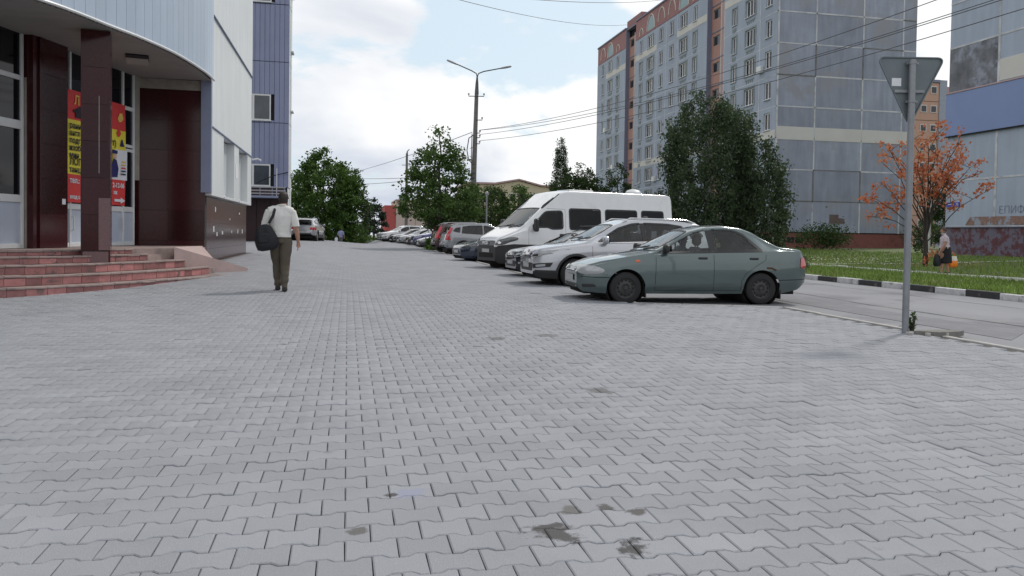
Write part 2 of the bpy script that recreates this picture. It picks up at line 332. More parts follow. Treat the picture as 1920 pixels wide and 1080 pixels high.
def paver_field(idx, detailed):
    P = cells[idx]; n = len(P)
    Z = np.array([plaza_z(x, y) for x, y in P])+(rng.normal(0, .0012, n)-np.where(rng.random(n) < .035, .0035, 0))*np.where(P[:, 1] < 15, 1, .3)
    tx_ = rng.normal(0, .006, n)*np.where(P[:, 1] < 15, 1, .35)+np.array([(plaza_z(x+.1, y)-plaza_z(x-.1, y))/.2 for x, y in P]); ty_ = rng.normal(0, .006, n)*np.where(P[:, 1] < 15, 1, .35)+np.array([(plaza_z(x, y+.1)-plaza_z(x, y-.1))/.2 for x, y in P])
    def ring(O, dz):
        X = O[None, :, 0]+P[:, None, 0]; Yy = O[None, :, 1]+P[:, None, 1]
        return np.stack([X, Yy, Z[:, None]+dz+O[None, :, 0]*tx_[:, None]+O[None, :, 1]*ty_[:, None]], 2)
    rings = [ring(O_in, 0), ring(O_out, -.004), ring(O_out, -.03)] if detailed else [ring(O_out, 0)]
    V = np.concatenate(rings, 1); per = V.shape[1]; V = V.reshape(-1, 3)
    base = np.arange(n)*per
    loops = [base[:, None]+np.arange(12)[None]]; sizes = [np.full(n, 12)]
    order = []
    quads = []
    if detailed:
        for l in range(2):
            for i in range(12): quads.append([l*12+12+i, l*12+12+(i+1) % 12, l*12+(i+1) % 12, l*12+i])
    q = np.array(quads).reshape(-1, 4) if quads else None
    fl = loops[0].reshape(-1); ls = [np.arange(n)*12]; tot = [np.full(n, 12)]
    if q is not None:
        ql = (base[:, None, None]+q[None]).reshape(-1); ls.append(len(fl)+np.arange(n*len(q))*4); tot.append(np.full(n*len(q), 4)); fl = np.concatenate([fl, ql])
    me = bpy.data.meshes.new('paver_field'); me.vertices.add(len(V)); me.vertices.foreach_set('co', V.reshape(-1).astype(np.float32))
    me.loops.add(len(fl)); me.loops.foreach_set('vertex_index', fl.astype(np.int32))
    st = np.concatenate(ls); me.polygons.add(len(st)); me.polygons.foreach_set('loop_start', st.astype(np.int32)); me.polygons.foreach_set('loop_total', np.concatenate(tot).astype(np.int32))
    at = me.attributes.new('rnd', 'FLOAT', 'POINT'); at.data.foreach_set('value', np.repeat(rng.random(n), per).astype(np.float32))
    me.materials.append(M_pav); me.update(); me.validate(); return me
rest = np.array([i for i in range(len(cells)) if i not in near])
mid = rest[cells[rest][:, 1] < 15]; far = rest[cells[rest][:, 1] >= 15]
field = paver_field(mid, True); f2 = paver_field(far, False)
bm = bmesh.new(); bm.from_mesh(field); bm.from_mesh(f2); bm.to_mesh(field); bm.free(); bpy.data.meshes.remove(f2)
link('paver_field', field, pavement, kind='stuff')

# road with the parking bays, verge kerb, lawn, footpath
def road_keep(x, y): return x > right_edge(y)-0.6
obj('road', sheet(2.0, 13.2, -40, 140, 0.8, lambda x, y: min(lot_z(x, y), 99)-(0 if x > right_edge(y)-0.05 else .12), road_keep), M_asph, kind='structure', recalc=False)
vk = link('kerb', None, kind='structure')
km = [MB().box(0, .15, .004, .916, -.1, .14, c=.012).mesh('kerb_stone', m) for m in (M_kb, M_kw)]
for i in range(70):
    y = 8.35+i*.92; link('kerb_stone', km[i % 2], vk, (13.2+rng.normal(0, .006), y, lot_z(13, y)+rng.normal(0, .006)), (0, 0, rng.normal(0, .004)))
pk = link('parking_kerb', None, kind='structure')
pm = MB().box(-.04, .04, .004, .996, -.25, .0, c=.008).mesh('kerb_stone', M_conc)
def kerb_run(a, b, dz=0.0):
    a, b = Vector(a), Vector(b); L = (b-a).length; n = max(1, round(L)); d = (b-a)/n
    for i in range(n):
        p = a+d*i; o = link('kerb_stone', pm, pk, (p.x, p.y, plaza_z(p.x, p.y)+dz+rng.normal(0, .006)), (0, 0, math.atan2(-d.x, d.y)+rng.normal(0, .006))); o.scale = (1, d.length, 1)
kerb_run((7.26, 1.0), (7.26, 12.1), .004); kerb_run((7.26, 12.15), (4.92, 13.08), -.005); kerb_run((4.97, 13.15), (4.97, 58), -.004); kerb_run((4.97, 58), (3.47, 78), 0)
obj('lawn', sheet(13.3, 60, -20, 130, 1.5, lawn_z), M_soil, kind='structure', recalc=False)
M_path = mat('pale gravel path', (0.42, 0.41, 0.385), 0.9, var=0.15, scale=4, bump=.4, bscale=30)
obj('path', sheet(20.3, 20.9, -10, 70, .6, lambda x, y: lawn_z(x, y)+.03), M_path, kind='structure', recalc=False)
pathk = link('path_kerb', None, kind='structure'); pkm = MB().box(-.04, .04, .004, .996, -.1, .06, c=.008).mesh('kerb_stone', mat('lime-washed kerb', (0.62, 0.62, 0.60), .8, var=.15))
for i in range(60):
    y = 12+i; link('kerb_stone', pkm, pathk, (20.22, y, lawn_z(20.2, y)+.03+rng.normal(0, .012)))
# small side path towards the block
obj('path', sheet(20.5, 36, 33.0, 33.7, .7, lambda x, y: lawn_z(x, y)+.02), M_path, kind='structure', recalc=False)
M_grass = mat('grass', (0.145, 0.225, 0.035), 0.75, var=.4, scale=.7, col2=(.22, .215, .075), thr=(.5, .68))
def grass():
    n = 52000; X = np.concatenate([rng.uniform(13.45, 20.1, n//2), rng.uniform(21.0, 36, n//2)]); Yy = np.concatenate([rng.uniform(10, 45, n//2), rng.uniform(18, 62, n//2)])
    V = np.zeros((n, 3, 3)); a = rng.uniform(0, 2*np.pi, n); wd = rng.uniform(.012, .028, n); h = rng.uniform(.05, .17, n)
    h[n//2:] *= 1.2; Z = np.array([lawn_z(x, y) for x, y in zip(X, Yy)])-.01
    V[:, 0] = np.stack([X+np.cos(a)*wd, Yy+np.sin(a)*wd, Z], 1); V[:, 1] = np.stack([X-np.cos(a)*wd, Yy-np.sin(a)*wd, Z], 1)
    V[:, 2] = np.stack([X+rng.normal(0, .05, n), Yy+rng.normal(0, .05, n), Z+h], 1)
    me = bpy.data.meshes.new('grass'); me.from_pydata(V.reshape(-1, 3).tolist(), [], np.arange(n*3).reshape(-1, 3).tolist()); me.materials.append(M_grass); return me
link('grass', grass(), label='green lawn grass between the kerb and the blocks', cat='grass', kind='stuff')
fl = MB()
for i in range(90):
    cx, cy = random.choice([(23.0, 34), (24, 32), (25.5, 35), (26, 33), (30, 27), (24, 34)]); x, y = random.gauss(cx, 1.5), random.gauss(cy, 2.0); z = lawn_z(x, y)+random.uniform(.12, .24); s = random.uniform(.03, .055)
    fl.add([(x+s*math.cos(k*1.0472), y+s*math.sin(k*1.0472), z+.012*(k % 2)) for k in range(6)], [tuple(range(6))])
obj('daisies', fl, mat('daisy petals', (.75, .75, .72), .7), recalc=False, label='scattered white daisies in the lawn before the gable', cat='flowers', kind='stuff')

rs_ = np.random.default_rng(9); M_tar = mat('tar', (.07, .07, .075), .85, var=.3, scale=8)
road_o = [o for o in COL.objects if o.name == 'road'][0]
def crack(pts, wd):
    mb = MB(); P = []
    for (a, b), (c, d) in zip(pts, pts[1:]):
        for k in range(14): t = k/14; P.append((lerp(a, c, t)+rs_.normal(0, .03), lerp(b, d, t)+rs_.normal(0, .03)))
    for i, (x, y) in enumerate(P):
        w_ = wd*rs_.uniform(.4, 1.2); z = lot_z(x, y)+.005; mb.v += [(x-w_, y, z), (x+w_, y, z)]
    mb.f = [(2*i, 2*i+1, 2*i+3, 2*i+2) for i in range(len(P)-1)]; mb.m = [0]*len(mb.f); obj('tar_crack', mb, M_tar, road_o, recalc=False)
crack([(9.6, 6), (9.4, 12), (9.9, 18), (9.7, 27)], .02); crack([(7.4, 9.6), (8.6, 10.1), (10.4, 9.8), (12.2, 10.6)], .016); crack([(11.8, 7), (11.9, 14), (12.3, 22)], .014)
obj('repair_patch', MB().prism([(8.0, 8.2), (8.9, 8.9), (8.9, 16.0), (8.35, 16.4), (8.1, 12.0)], lambda a, b: (a, b, lot_z(a, b)+.001), lambda a, b: (a, b, lot_z(a, b)+.006)), mat('darker asphalt patch', (.175, .175, .19), .9, var=.15, scale=2, bump=.4, bscale=120), road_o)
# ---------------------------------------------------------------- commercial building at the left
M_gran = mat('polished maroon granite', (0.042, 0.0095, 0.0115), 0.13, var=0.35, scale=30, spec=.28, rnd=0.25)
M_granp = mat('dull pink granite', (0.16, 0.09, 0.095), 0.5, var=0.2, scale=30)
M_white = mat('white plastic frame', (0.62, 0.63, 0.64), 0.4, var=0.06)
M_wpanel = mat('white metal cladding', (0.62, 0.64, 0.65), 0.45, var=0.05, scale=.8, streak=.05)
M_fas = mat('pale blue metal fascia', (0.40, 0.47, 0.57), 0.38, var=0.05, scale=.8, rnd=.035, streak=.04)
M_bgrey = mat('blue grey metal edge', (0.20, 0.23, 0.34), 0.5, var=.08)
M_soff = mat('soffit slats', (0.30, 0.285, 0.275), 0.5, var=0.08, rnd=.05)
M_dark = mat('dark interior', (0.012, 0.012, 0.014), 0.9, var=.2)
M_bglass = mat('dark window glass', (0.005, 0.006, 0.009), 0.05, var=.2, scale=.4, spec=.3)
M_lpanel = mat('pale blue door panel', (0.42, 0.47, 0.56), 0.5, var=.06)
M_beige = mat('bare render strip', (0.27, 0.25, 0.225), 0.9, var=.2, scale=5)
M_tile = mat('red step tile', (0.33, 0.14, 0.135), 0.55, var=.22, scale=9, rnd=.30, col2=(.10, .075, .072), thr=(.54, .68), bump=.2, bscale=80)
M_tread = mat('worn step tread', (0.28, 0.215, 0.20), 0.85, var=.25, scale=5, col2=(.15, .12, .115), thr=(.52, .68), bump=.3)
M_ramp = mat('pink ramp slab', (0.40, 0.30, 0.285), 0.85, var=.1, scale=4, bump=.2)

cb_ = thing('commercial_building', 'white and pale blue clad building with curved canopy and maroon granite entrance', 'building', (-6, 18, 0))
def part(name, mb, m, parent=None, smooth=None, **k):
    """a part given in world coordinates; its root is not rotated"""
    p = parent or cb_; o = obj(name, mb, m, p, smooth, **k)
    base = p
    off = Vector((0, 0, 0))
    while base is not None: off += base.location; base = base.parent
    o.data.transform(Matrix.Translation(-off)); return o
G0 = Vector((-6.14, 15.84, 0)); GD = Vector((1.16, 4.29, 0)).normalized(); GN = Vector((GD.y, -GD.x, 0))
GA = math.atan2(GD.y, GD.x)
def GM(s, n, z=0): return Matrix.Translation(G0+GD*s+GN*n+Vector((0, 0, z))) @ Matrix.Rotation(GA, 4, 'Z')   # local x along facade, -y outward
FL, SOF = 0.80, 4.8
def fbar(name, s0, s1, z0, z1, d0=-.03, d1=.05, m=None, parent=None, c=.006):
    return part(name, MB().box(s0, s1, -d1, -d0, z0, z1, c=c, M=GM(0, 0)), m or M_white, parent)
# glazing: left bay and entrance bay
def bay(s0, s1, mull, rows, low):
    fr = part('window_frame', MB().box(s0, s0+.07, -.05, .03, FL, SOF, c=.006, M=GM(0, 0)), M_white)
    for s in mull+[s1-.07]: fbar('mullion', s, s+.06, FL, SOF-.002, parent=fr)
    for (z0, z1) in rows: fbar('transom', s0+.07, s1-.07, z0, z1, -.02, .042, parent=fr)
    xs = [s0+.07]+mull+[s1-.07]; zs = [low]+[z for r_ in rows[1:] for z in r_]+[SOF]
    for a, b in zip(xs, xs[1:]):
        a2 = a if a == s0+.07 else a+.06
        fbar('door_panel', a2, b, FL+.09, low-.1, -.005, .012, M_lpanel, fr, c=0)
        fbar('door_panel_frame', a2, b, FL+.002, FL+.09, -.02, .04, M_white, fr)
        for z0, z1 in zip(zs[::2], zs[1::2]): fbar('pane', a2, b, z0, z1, -.004, .008, M_bglass, fr, c=0)
    return fr
bay(-3.4, .57, [-2.1, -.8], [(1.66, 1.80), (3.02, 3.18), (3.93, 4.02)], 1.80)
fr2 = bay(1.61, 4.44, [1.95, 2.85, 3.92], [(1.58, 1.70), (2.98, 3.05), (3.08, 3.15), (3.94, 4.03)], 1.70)
for s in (2.01, 3.86): part('door_handle', MB().tube([GM(0, 0) @ Vector((s, -.05, 1.15)), GM(0, 0) @ Vector((s, -.10, 1.17)), GM(0, 0) @ Vector((s, -.10, 1.42)), GM(0, 0) @ Vector((s, -.05, 1.44))], .014, 6), M_white, fr2)
# pier between the bays, clad with granite slabs, and its bare edge
part('bare_strip', MB().box(.575, .79, -.08, .3, FL, 4.0, M=GM(0, 0)), M_beige)
part('bare_strip', MB().box(4.45, 4.66, -.04, .3, 2.35, 4.8, M=GM(0, 0)), M_beige)
def slabs(name, W, z0, z1, nw, nz, M, m=M_gran, th=.03):
    for i in range(nw):
        for j in range(nz):
            part(name, MB().box(W*i/nw+.0015, W*(i+1)/nw-.0015, -th, 0, lerp(z0, z1, j/nz)+.0015, lerp(z0, z1, (j+1)/nz)-.0015, c=.002, M=M), m)
part('pier', MB().box(.60, 1.60, -.20, .3, FL-.1, SOF, M=GM(0, 0)), M_gran)
slabs('granite_slab', .82, FL, SOF, 1, 6, GM(.78, .20))
slabs('granite_slab', .36, FL, SOF, 1, 6, GM(.775, -.12) @ Matrix.Rotation(R(-90), 4, 'Z') @ Matrix.Translation((0, 0, 0)))
# free-standing column
colc = Vector((-4.54, 15.83, 0)); CM = Matrix.Translation(colc) @ Matrix.Rotation(R(12), 4, 'Z')
part('column', MB().box(-.205, .205, -.205, .205, .45, SOF, M=CM), M_beige)
for k in range(4):
    MM = CM @ Matrix.Rotation(R(90*k), 4, 'Z') @ Matrix.Translation((-.24, -.208, 0))
    zt = SOF-.02 if k != 3 else SOF-.42
    slabs('granite_slab', .48, .45 if k else .78, zt, 1, 6, MM)
slabs('granite_slab', .48, .46, .77, 1, 1, CM @ Matrix.Translation((-.24, -.208, 0)), M_granp)
part('granite_chip', MB().box(.05, .24, -.245, -.239, .80, 1.75, M=CM), M_granp)
part('light_seam', MB().box(.05, .063, -.244, -.239, 2.2, 3.6, M=CM), M_beige)
# end wall of the entrance, granite
EW0, EW1 = Vector((-4.95, 20.37, 0)), Vector((-3.42, 20.42, 0)); EL = (EW1-EW0).length; EA = math.atan2((EW1-EW0).y, (EW1-EW0).x)
EM = Matrix.Translation(EW0) @ Matrix.Rotation(EA, 4, 'Z')
part('end_wall', MB().box(-.3, EL, .002, .3, 0, 4.56, M=EM), M_dark)
slabs('granite_slab', EL+.14, .2, 4.55, 2, 6, EM @ Matrix.Translation((-.14, 0, 0)))
part('lintel_strip', MB().box(-.2, EL, -.05, .25, 4.56, 4.80, M=EM), M_beige)
for (a, z) in ((1.50, 3.35), (1.47, 2.87)): part('torn_paper', MB().box(a-.035, a+.03, -.036, -.032, z, z+.05, M=EM), M_white)
# curved fascia made of vertical panels
FC = [(-9.2, 10.2), (-7.4, 11.25), (-6.2, 12.2), (-5.45, 13.0), (-4.83, 13.86), (-4.51, 14.51), (-4.19, 15.36), (-3.85, 16.21), (-3.5, 17.46), (-3.25, 19.2), (-3.21, 20.45)]
def catmull(P, step):
    P = [Vector((*p, 0)) for p in P]; out = []
    for i in range(len(P)-1):
        p0, p1, p2, p3 = P[max(i-1, 0)], P[i], P[i+1], P[min(i+2, len(P)-1)]
        n = max(2, int((p2-p1).length/.02))
        for k in range(n):
            t = k/n; out.append(.5*((2*p1)+(p2-p0)*t+(2*p0-5*p1+4*p2-p3)*t*t+(3*p1-p0-3*p2+p3)*t**3))
    out.append(P[-1]); res = [out[0]]; acc = 0
    for a, b in zip(out, out[1:]):
        acc += (b-a).length
        if acc >= step: res.append(b); acc = 0
    return res
fc = catmull(FC, .26)
def nrm(a, b): d = (b-a).normalized(); return Vector((d.y, -d.x, 0))
for a, b in zip(fc, fc[1:]):
    n = nrm(a, b); d = (b-a).normalized(); a2, b2 = a+d*.004, b-d*.004
    vs_ = [a2-n*.05, b2-n*.05, b2, a2]
    mb = MB(); mb.add([v+Vector((0, 0, 4.84)) for v in vs_]+[v+Vector((0, 0, 10.5)) for v in vs_], [(3, 2, 1, 0), (4, 5, 6, 7), (0, 1, 5, 4), (1, 2, 6, 5), (2, 3, 7, 6), (3, 0, 4, 7)])
    part('fascia_panel', mb, M_fas)
part('fascia_trim', MB().tube([p+nrm(fc[max(i-1, 0)], fc[min(i+1, len(fc)-1)])*.012+Vector((0, 0, 4.815)) for i, p in enumerate(fc)], .028, 6), M_white, smooth=50)
# backing behind the fascia, soffit boards, ceiling hatch
bk = MB(); P = [p-nrm(fc[max(i-1, 0)], fc[min(i+1, len(fc)-1)])*.07 for i, p in enumerate(fc)]
poly = [(p.x, p.y) for p in P]+[(-14, 20.6), (-14, 10.2)]
bk.prism(poly, lambda a, b: (a, b, 4.83), lambda a, b: (a, b, 10.4)); part('upper_floor', bk, M_dark)
sy = 10.3
while sy < 20.6:
    xr = max([lerp(a.x, b.x, (sy-a.y)/max(1e-6, b.y-a.y)) for a, b in zip(P, P[1:]) if a.y <= sy <= b.y] or [-9]); part('soffit_slat', MB().box(-11.5, xr, sy+.003, sy+.097, 4.80, 4.822), M_soff); sy += .1
hx = Vector((-4.35, 17.9, 4.80)); part('ceiling_vent', MB().box(-.22, .22, -.3, .3, -.03, -.004, c=.01, M=Matrix.Translation(hx) @ Matrix.Rotation(R(12), 4, 'Z')), M_dark)
part('vent_flap', MB().box(-.21, .21, -.02, .28, -.012, 0, M=Matrix.Translation(hx-Vector((0, 0, .035))) @ Matrix.Rotation(R(12), 4, 'Z') @ Matrix.Rotation(R(-14), 4, 'X')), M_soff)
# body of the lobby behind the glass
lob = MB().prism([(a.x, a.y) for a in (G0-GD*6-GN*.06, G0+GD*4.6-GN*.06, G0+GD*4.6-GN*5, G0-GD*6-GN*6)], lambda a, b: (a, b, .0), lambda a, b: (a, b, 4.79)); part('lobby', lob, M_dark)
# side wing: white cladding over a granite base
part('wing_core', MB().box(-14, -3.50, 20.75, 28.4, -.2, 10.6), M_dark)
for k in range(12):
    y0 = 20.46+k*.672; y1 = min(y0+.667, 28.52)
    part('cladding_panel', MB().box(-3.50, -3.25, y0, y1, 6.44, 10.8, c=.004), M_wpanel)
    if y0 < 20.5: part('cladding_panel', MB().box(-3.50, -3.27, y0, y1, 3.72, 6.42, c=.004), M_wpanel)
    else: part('cladding_panel', MB().box(-3.50, -3.27, y0, y1, 3.72, 6.42, c=.004), M_wpanel)
part('cladding_edge', MB().box(-3.50, -3.262, 20.30, 20.455, 2.10, 4.82, c=.004), M_bgrey)
part('cladding_edge', MB().box(-3.50, -3.262, 20.30, 20.455, 4.825, 10.8, c=.004), M_wpanel)
ys = [20.46, 22.35, 24.35, 25.35, 27.45, 28.52]
for i in (0, 2, 4): part('cladding_panel', MB().box(-3.50, -3.27, ys[i], ys[i+1], 2.04, 3.70, c=.004), M_wpanel)
for i in (1, 3):
    y0, y1 = ys[i], ys[i+1]
    wn = part('window', MB().box(-3.56, -3.48, y0+.002, y1-.002, 2.10, 3.69), M_white)
    part('pane', MB().box(-3.478, -3.470, y0+.10, y1-.10, 2.22, 3.56), mat('milky window film', (.50, .54, .55), .35, var=.06), wn)
    part('sill', MB().box(-3.49, -3.24, y0+.002, y1-.002, 2.03, 2.10, c=.005), M_white, wn)
    part('mullion', MB().box(-3.482, -3.455, (y0+y1)/2-.03, (y0+y1)/2+.03, 2.2, 3.6), M_white, wn)
part('drip_edge', MB().box(-3.31, -3.235, 20.46, 28.5, 3.702, 3.725), M_bgrey)
part('drip_edge', MB().box(-3.31, -3.22, 20.46, 28.5, 6.422, 6.438), M_bgrey)
part('notice_sheet', MB().box(-3.268, -3.262, 24.62, 25.08, 2.72, 3.16), mat('notice paper', (.66, .67, .66), .7))
slabs('granite_slab', 8.1, .05, 2.03, 11, 3, Matrix.Translation((-3.46, 20.42, 0)) @ Matrix.Rotation(R(90), 4, 'Z'))
for k in range(9):
    y = random.uniform(21.6, 27.6); z = random.uniform(1.0, 1.7); part('torn_paper', MB().box(-3.428, -3.425, y, y+random.uniform(.08, .22), z, z+random.uniform(.05, .16)), M_white)
part('security_camera', MB().tube([(-3.25, 28.5, 3.62), (-3.05, 28.55, 3.66), (-2.95, 28.5, 3.60)], .035, 6), M_white)

# entrance steps
st = thing('entrance_steps', 'curved flight of red tiled steps before the maroon entrance', 'steps', (-4.5, 15.5, 0))
BC = [(-8.2, 11.6), (-7.2, 12.2), (-5.25, 13.5), (-4.04, 14.75), (-3.35, 15.95), (-2.7, 17.4), (-2.32, 18.6)]
LV = [-.15, .25, .41, .57, .70, FL]
base = catmull(BC, .05)
for i in range(5):
    cur = []
    for k, p in enumerate(base):
        n = nrm(base[max(k-1, 0)], base[min(k+1, len(base)-1)]); q = p-n*.31*i
        if (q.x+2.30)*.66-(q.y-18.65)*.75 < -.0 or True:
            # stop at the cheek slab line from (-2.3,18.6) to (-3.35,17.55)
            if (q.y-18.6)-(q.x+2.3)*1.0 > -.02 and q.y > 17.0: break
        cur.append(q)
    back = [(-3.4, 20.4), (-5.2, 20.4), (-9.5, 12.5)]
    poly = [(q.x, q.y) for q in cur]+back[0:3]
    sp_ = part('step', MB().prism(poly, lambda a, b: (a, b, -.2), lambda a, b, z=LV[i+1]-.03: (a, b, z)), M_tread, st)
    # nosing boards and riser tiles follow the curve
    acc = 0; seg = []; L = .29
    ins = 0
    for a, b in zip(cur, cur[1:]):
        seg.append(a); acc += (b-a).length
        if acc >= L:
            A, B = seg[0], b; n = nrm(A, B); d = (B-A).normalized(); hh = LV[i+1]-.035; h0 = LV[i] if i else -.1
            MM = frame_matrix(A, d, Vector((0, 0, 1)).cross(d)); ll = (B-A).length
            jz = random.gauss(0, .003)
            part('tile', MB().box(.004, ll-.004, -.012+random.gauss(0, .002), .01, h0+.004, hh-.002, c=.003, M=MM), M_tile, sp_)
            part('nosing', MB().box(.002, ll-.002, -.028+random.gauss(0, .003), .27, LV[i+1]-.032+jz, LV[i+1]+jz, c=.006, M=MM), M_tread, sp_)
            seg = []; acc = 0; L = random.choice([.29, .29, .22, .29])
# landing floor
part('landing', MB().prism([(-9.0, 12.9), (-5.9, 14.95), (-4.75, 16.2), (-3.6, 17.9), (-3.45, 20.38), (-5.2, 20.38), (-9.5, 14)], lambda a, b: (a, b, .5), lambda a, b: (a, b, FL-.004)), M_tread, st)
# sloping cheek slab at the end of the flight
ck = MB(); A = Vector((-3.52, 17.45, FL+.03)); B = Vector((-2.22, 18.75, .34)); ofs = Vector((-.1, 1.5, -.10))
for p in (A, B, B+Vector((-.85, 1.35, .05)), A+Vector((.05, 2.9, -.03))): ck.v.append(tuple(p))
for p in (A, B, B+Vector((-.85, 1.35, .05)), A+Vector((.05, 2.9, -.03))): ck.v.append((p.x, p.y, .05))
ck.f = [(0, 1, 2, 3), (7, 6, 5, 4), (0, 4, 5, 1), (1, 5, 6, 2), (2, 6, 7, 3), (3, 7, 4, 0)]; ck.m = [0]*6
part('cheek_slab', ck, M_ramp, st)

# the banner hung behind the column
BZ0, BZ1, BS0, BS1 = 1.72, 4.02, 1.80, 3.98
bn = thing('advertising_banner', 'tall red and yellow advertising banner hung on the glass entrance doors', 'banner', tuple(G0+GD*1.9))
M_bred = mat('banner red', (.62, .05, .05), .6, var=.05); M_byel = mat('banner yellow', (.72, .62, .06), .6, var=.05); M_bwh = mat('banner white', (.68, .70, .74), .6, var=.05)
M_bk = mat('banner black print', (.02, .02, .03), .6); M_nav = mat('banner navy print', (.02, .02, .12), .6); M_gold = mat('banner gold print', (.75, .5, .12), .6); M_skin2 = mat('banner peach print', (.62, .40, .30), .6)
def bpart(name, s0, s1, z0, z1, m, n=.075, par=None):
    mb = MB(); K = 10; wv = lambda s, z: n+.012*math.sin(s*5+z*2.3)
    for j in range(2):
        for i in range(K+1):
            s = lerp(s0, s1, i/K); z = (z0, z1)[j]; p = G0+GD*s+GN*wv(s, z); mb.v.append((p.x, p.y, z))
    mb.f = [(i, i+1, K+2+i, K+1+i) for i in range(K)]; mb.m = [0]*K
    # thickness
    nb = len(mb.v); mb.v += [(x-GN.x*.002, y-GN.y*.002, z) for x, y, z in mb.v]; mb.f += [(K+1+i+nb, K+2+i+nb, i+1+nb, i+nb) for i in range(K)]; mb.m += [0]*K
    return part(name, mb, m, par or bn, recalc=False)
p_top = bpart('red_header', BS0, BS1, 3.42, BZ1, M_bred)
p_mid = bpart('yellow_field', BS0, BS1, 2.30, 3.42, M_byel)
p_low = bpart('red_footer', BS0, BS1, BZ0, 2.30, M_bred)
bpart('white_picture', 3.3, BS1+.05, 2.30, 2.98, M_bwh, .080, p_mid)
def blet(s, size, ss, z, m, par, bold=.004):
    me = text_mesh(s, size, bold, .001); me.materials.append(m)
    p = G0+GD*ss+GN*.094; me.transform(frame_matrix(p+Vector((0, 0, z)), GD, (0, 0, 1)))
    off = Vector((0, 0, 0)); b_ = par
    while b_ is not None: off += b_.location; b_ = b_.parent
    me.transform(Matrix.Translation(-off)); return link('lettering', me, par)
for i, s in enumerate(['ранн', 'англ', 'подг', 'изоб', 'мин', 'ЛОГ', 'танц']): blet(s, .17 if s != 'ЛОГ' else .2, 1.87, 3.24-i*.15, M_bk, p_mid, .003)
blet('тел.:', .16, 1.88, 2.12, M_bwh, p_low); blet('вход с', .11, 1.88, 1.80, M_bwh, p_low)
blet('2-12-06', .15, 3.43, 2.12, M_bwh, p_low); blet('зж', .12, 3.46, 1.97, M_bwh, p_low); blet('т)', .2, 3.42, 3.05, M_bk, p_mid, .003)
blet('Л', .26, 2.02, 3.74, M_gold, p_top, .004)
def flat(name, pts, m, par, n=.096):
    mb = MB(); mb.prism(pts, lambda a, b: tuple(G0+GD*a+GN*n+Vector((0, 0, b))), lambda a, b: tuple(G0+GD*a+GN*(n+.002)+Vector((0, 0, b)))); return part(name, mb, m, par)
flat('arrow', [(3.5, 1.80), (3.75, 1.80), (3.75, 1.76), (3.93, 1.83), (3.75, 1.90), (3.75, 1.86), (3.5, 1.86)], M_bwh, p_low)
flat('cap_print', [(1.98, 3.60), (2.23, 3.72), (2.43, 3.62), (2.30, 3.56), (2.30, 3.47), (2.08, 3.47), (2.08, 3.56)], M_bk, p_top)
flat('gold_print', [(3.62, 3.66), (3.7, 3.8), (3.8, 3.82), (3.86, 3.7), (3.78, 3.62), (3.68, 3.6)], M_gold, p_top)
flat('apple_print', [(3.58, 3.34), (3.63, 3.42), (3.72, 3.42), (3.76, 3.34), (3.70, 3.27), (3.63, 3.27)], M_bred, p_mid)
flat('cone_print', [(3.72, 3.06), (3.9, 3.06), (3.82, 3.22), (3.79, 3.22)], M_nav, p_mid)
flat('figure_print', [(3.4, 2.34), (3.62, 2.36), (3.66, 2.55), (3.58, 2.74), (3.46, 2.76), (3.38, 2.6)], M_nav, p_mid)
flat('face_print', [(3.44, 2.77), (3.58, 2.77), (3.58, 2.87), (3.44, 2.87)], M_skin2, p_mid)
flat('hat_print', [(3.40, 2.87), (3.62, 2.88), (3.62, 2.95), (3.42, 2.96)], M_nav, p_mid)
for k in range(5): flat('abacus_print', [(3.76+.01*k, 2.42+k*.07), (3.96, 2.42+k*.07), (3.96, 2.45+k*.07), (3.76+.01*k, 2.45+k*.07)], (M_bk, M_nav, M_bred, M_gold, M_gold)[k], p_mid)
# a paper stuck on the pier
pp = obj('paper_notice', MB().box(1.42, 1.53, -.232, -.2305, 1.66, 1.77, M=GM(0, 0)), M_bwh, label='small white paper stuck on the maroon pier left of the entrance doors', cat='paper')

# ---------------------------------------------------------------- blue clad building behind it
M_blue = mat('blue violet metal cladding', (0.21, 0.233, 0.36), 0.5, var=.06, scale=1.0, rnd=.03, streak=.06)
bb = thing('office_building', 'blue violet clad office block behind the white wing', 'building', (-4, 60, .4))
for (z0, z1) in ((3.9, 7.92), (7.95, 11.74), (11.77, 15.32), (15.36, 19)):
    mb = MB()
    for k in range(28):
        x0 = -12+k*.297
        a, b = x0+.006, x0+.291
        # leave out the window openings
        holes = {3.9: (3.95, 5.34), 7.95: (8.08, 9.71), 11.77: None, 15.36: (15.45, 17)}[z0]
        if holes and b > -7.0 and a < -4.75: 
            for q0, q1 in ((z0, holes[0]), (holes[1], z1)):
                if q1-q0 > .02: mb.box(a, b, 51.78, 51.9, q0, q1, c=.012)
        else: mb.box(a, b, 51.78, 51.9, z0, z1, c=.012)
    part('cladding_band', mb, M_blue, bb)
for z0, z1 in ((3.95, 5.34), (8.08, 9.71), (15.45, 17)):
    wn = part('window', MB().box(-7.0, -4.79, 51.80, 51.86, z0, z1), M_white, bb)
    for (a, b) in ((-6.92, -5.92), (-5.78, -4.87)): part('pane', MB().box(a, b, 51.79, 51.798, z0+.08, z1-.1), mat('office glass', (.06, .07, .085), .08, var=.3, scale=1.5), wn)
    part('sill', MB().box(-7.05, -4.74, 51.70, 51.80, z0-.05, z0-.005), M_white, wn)
part('core', MB().box(-12, -3.76, 51.91, 54.0, -.5, 19), M_dark, bb)
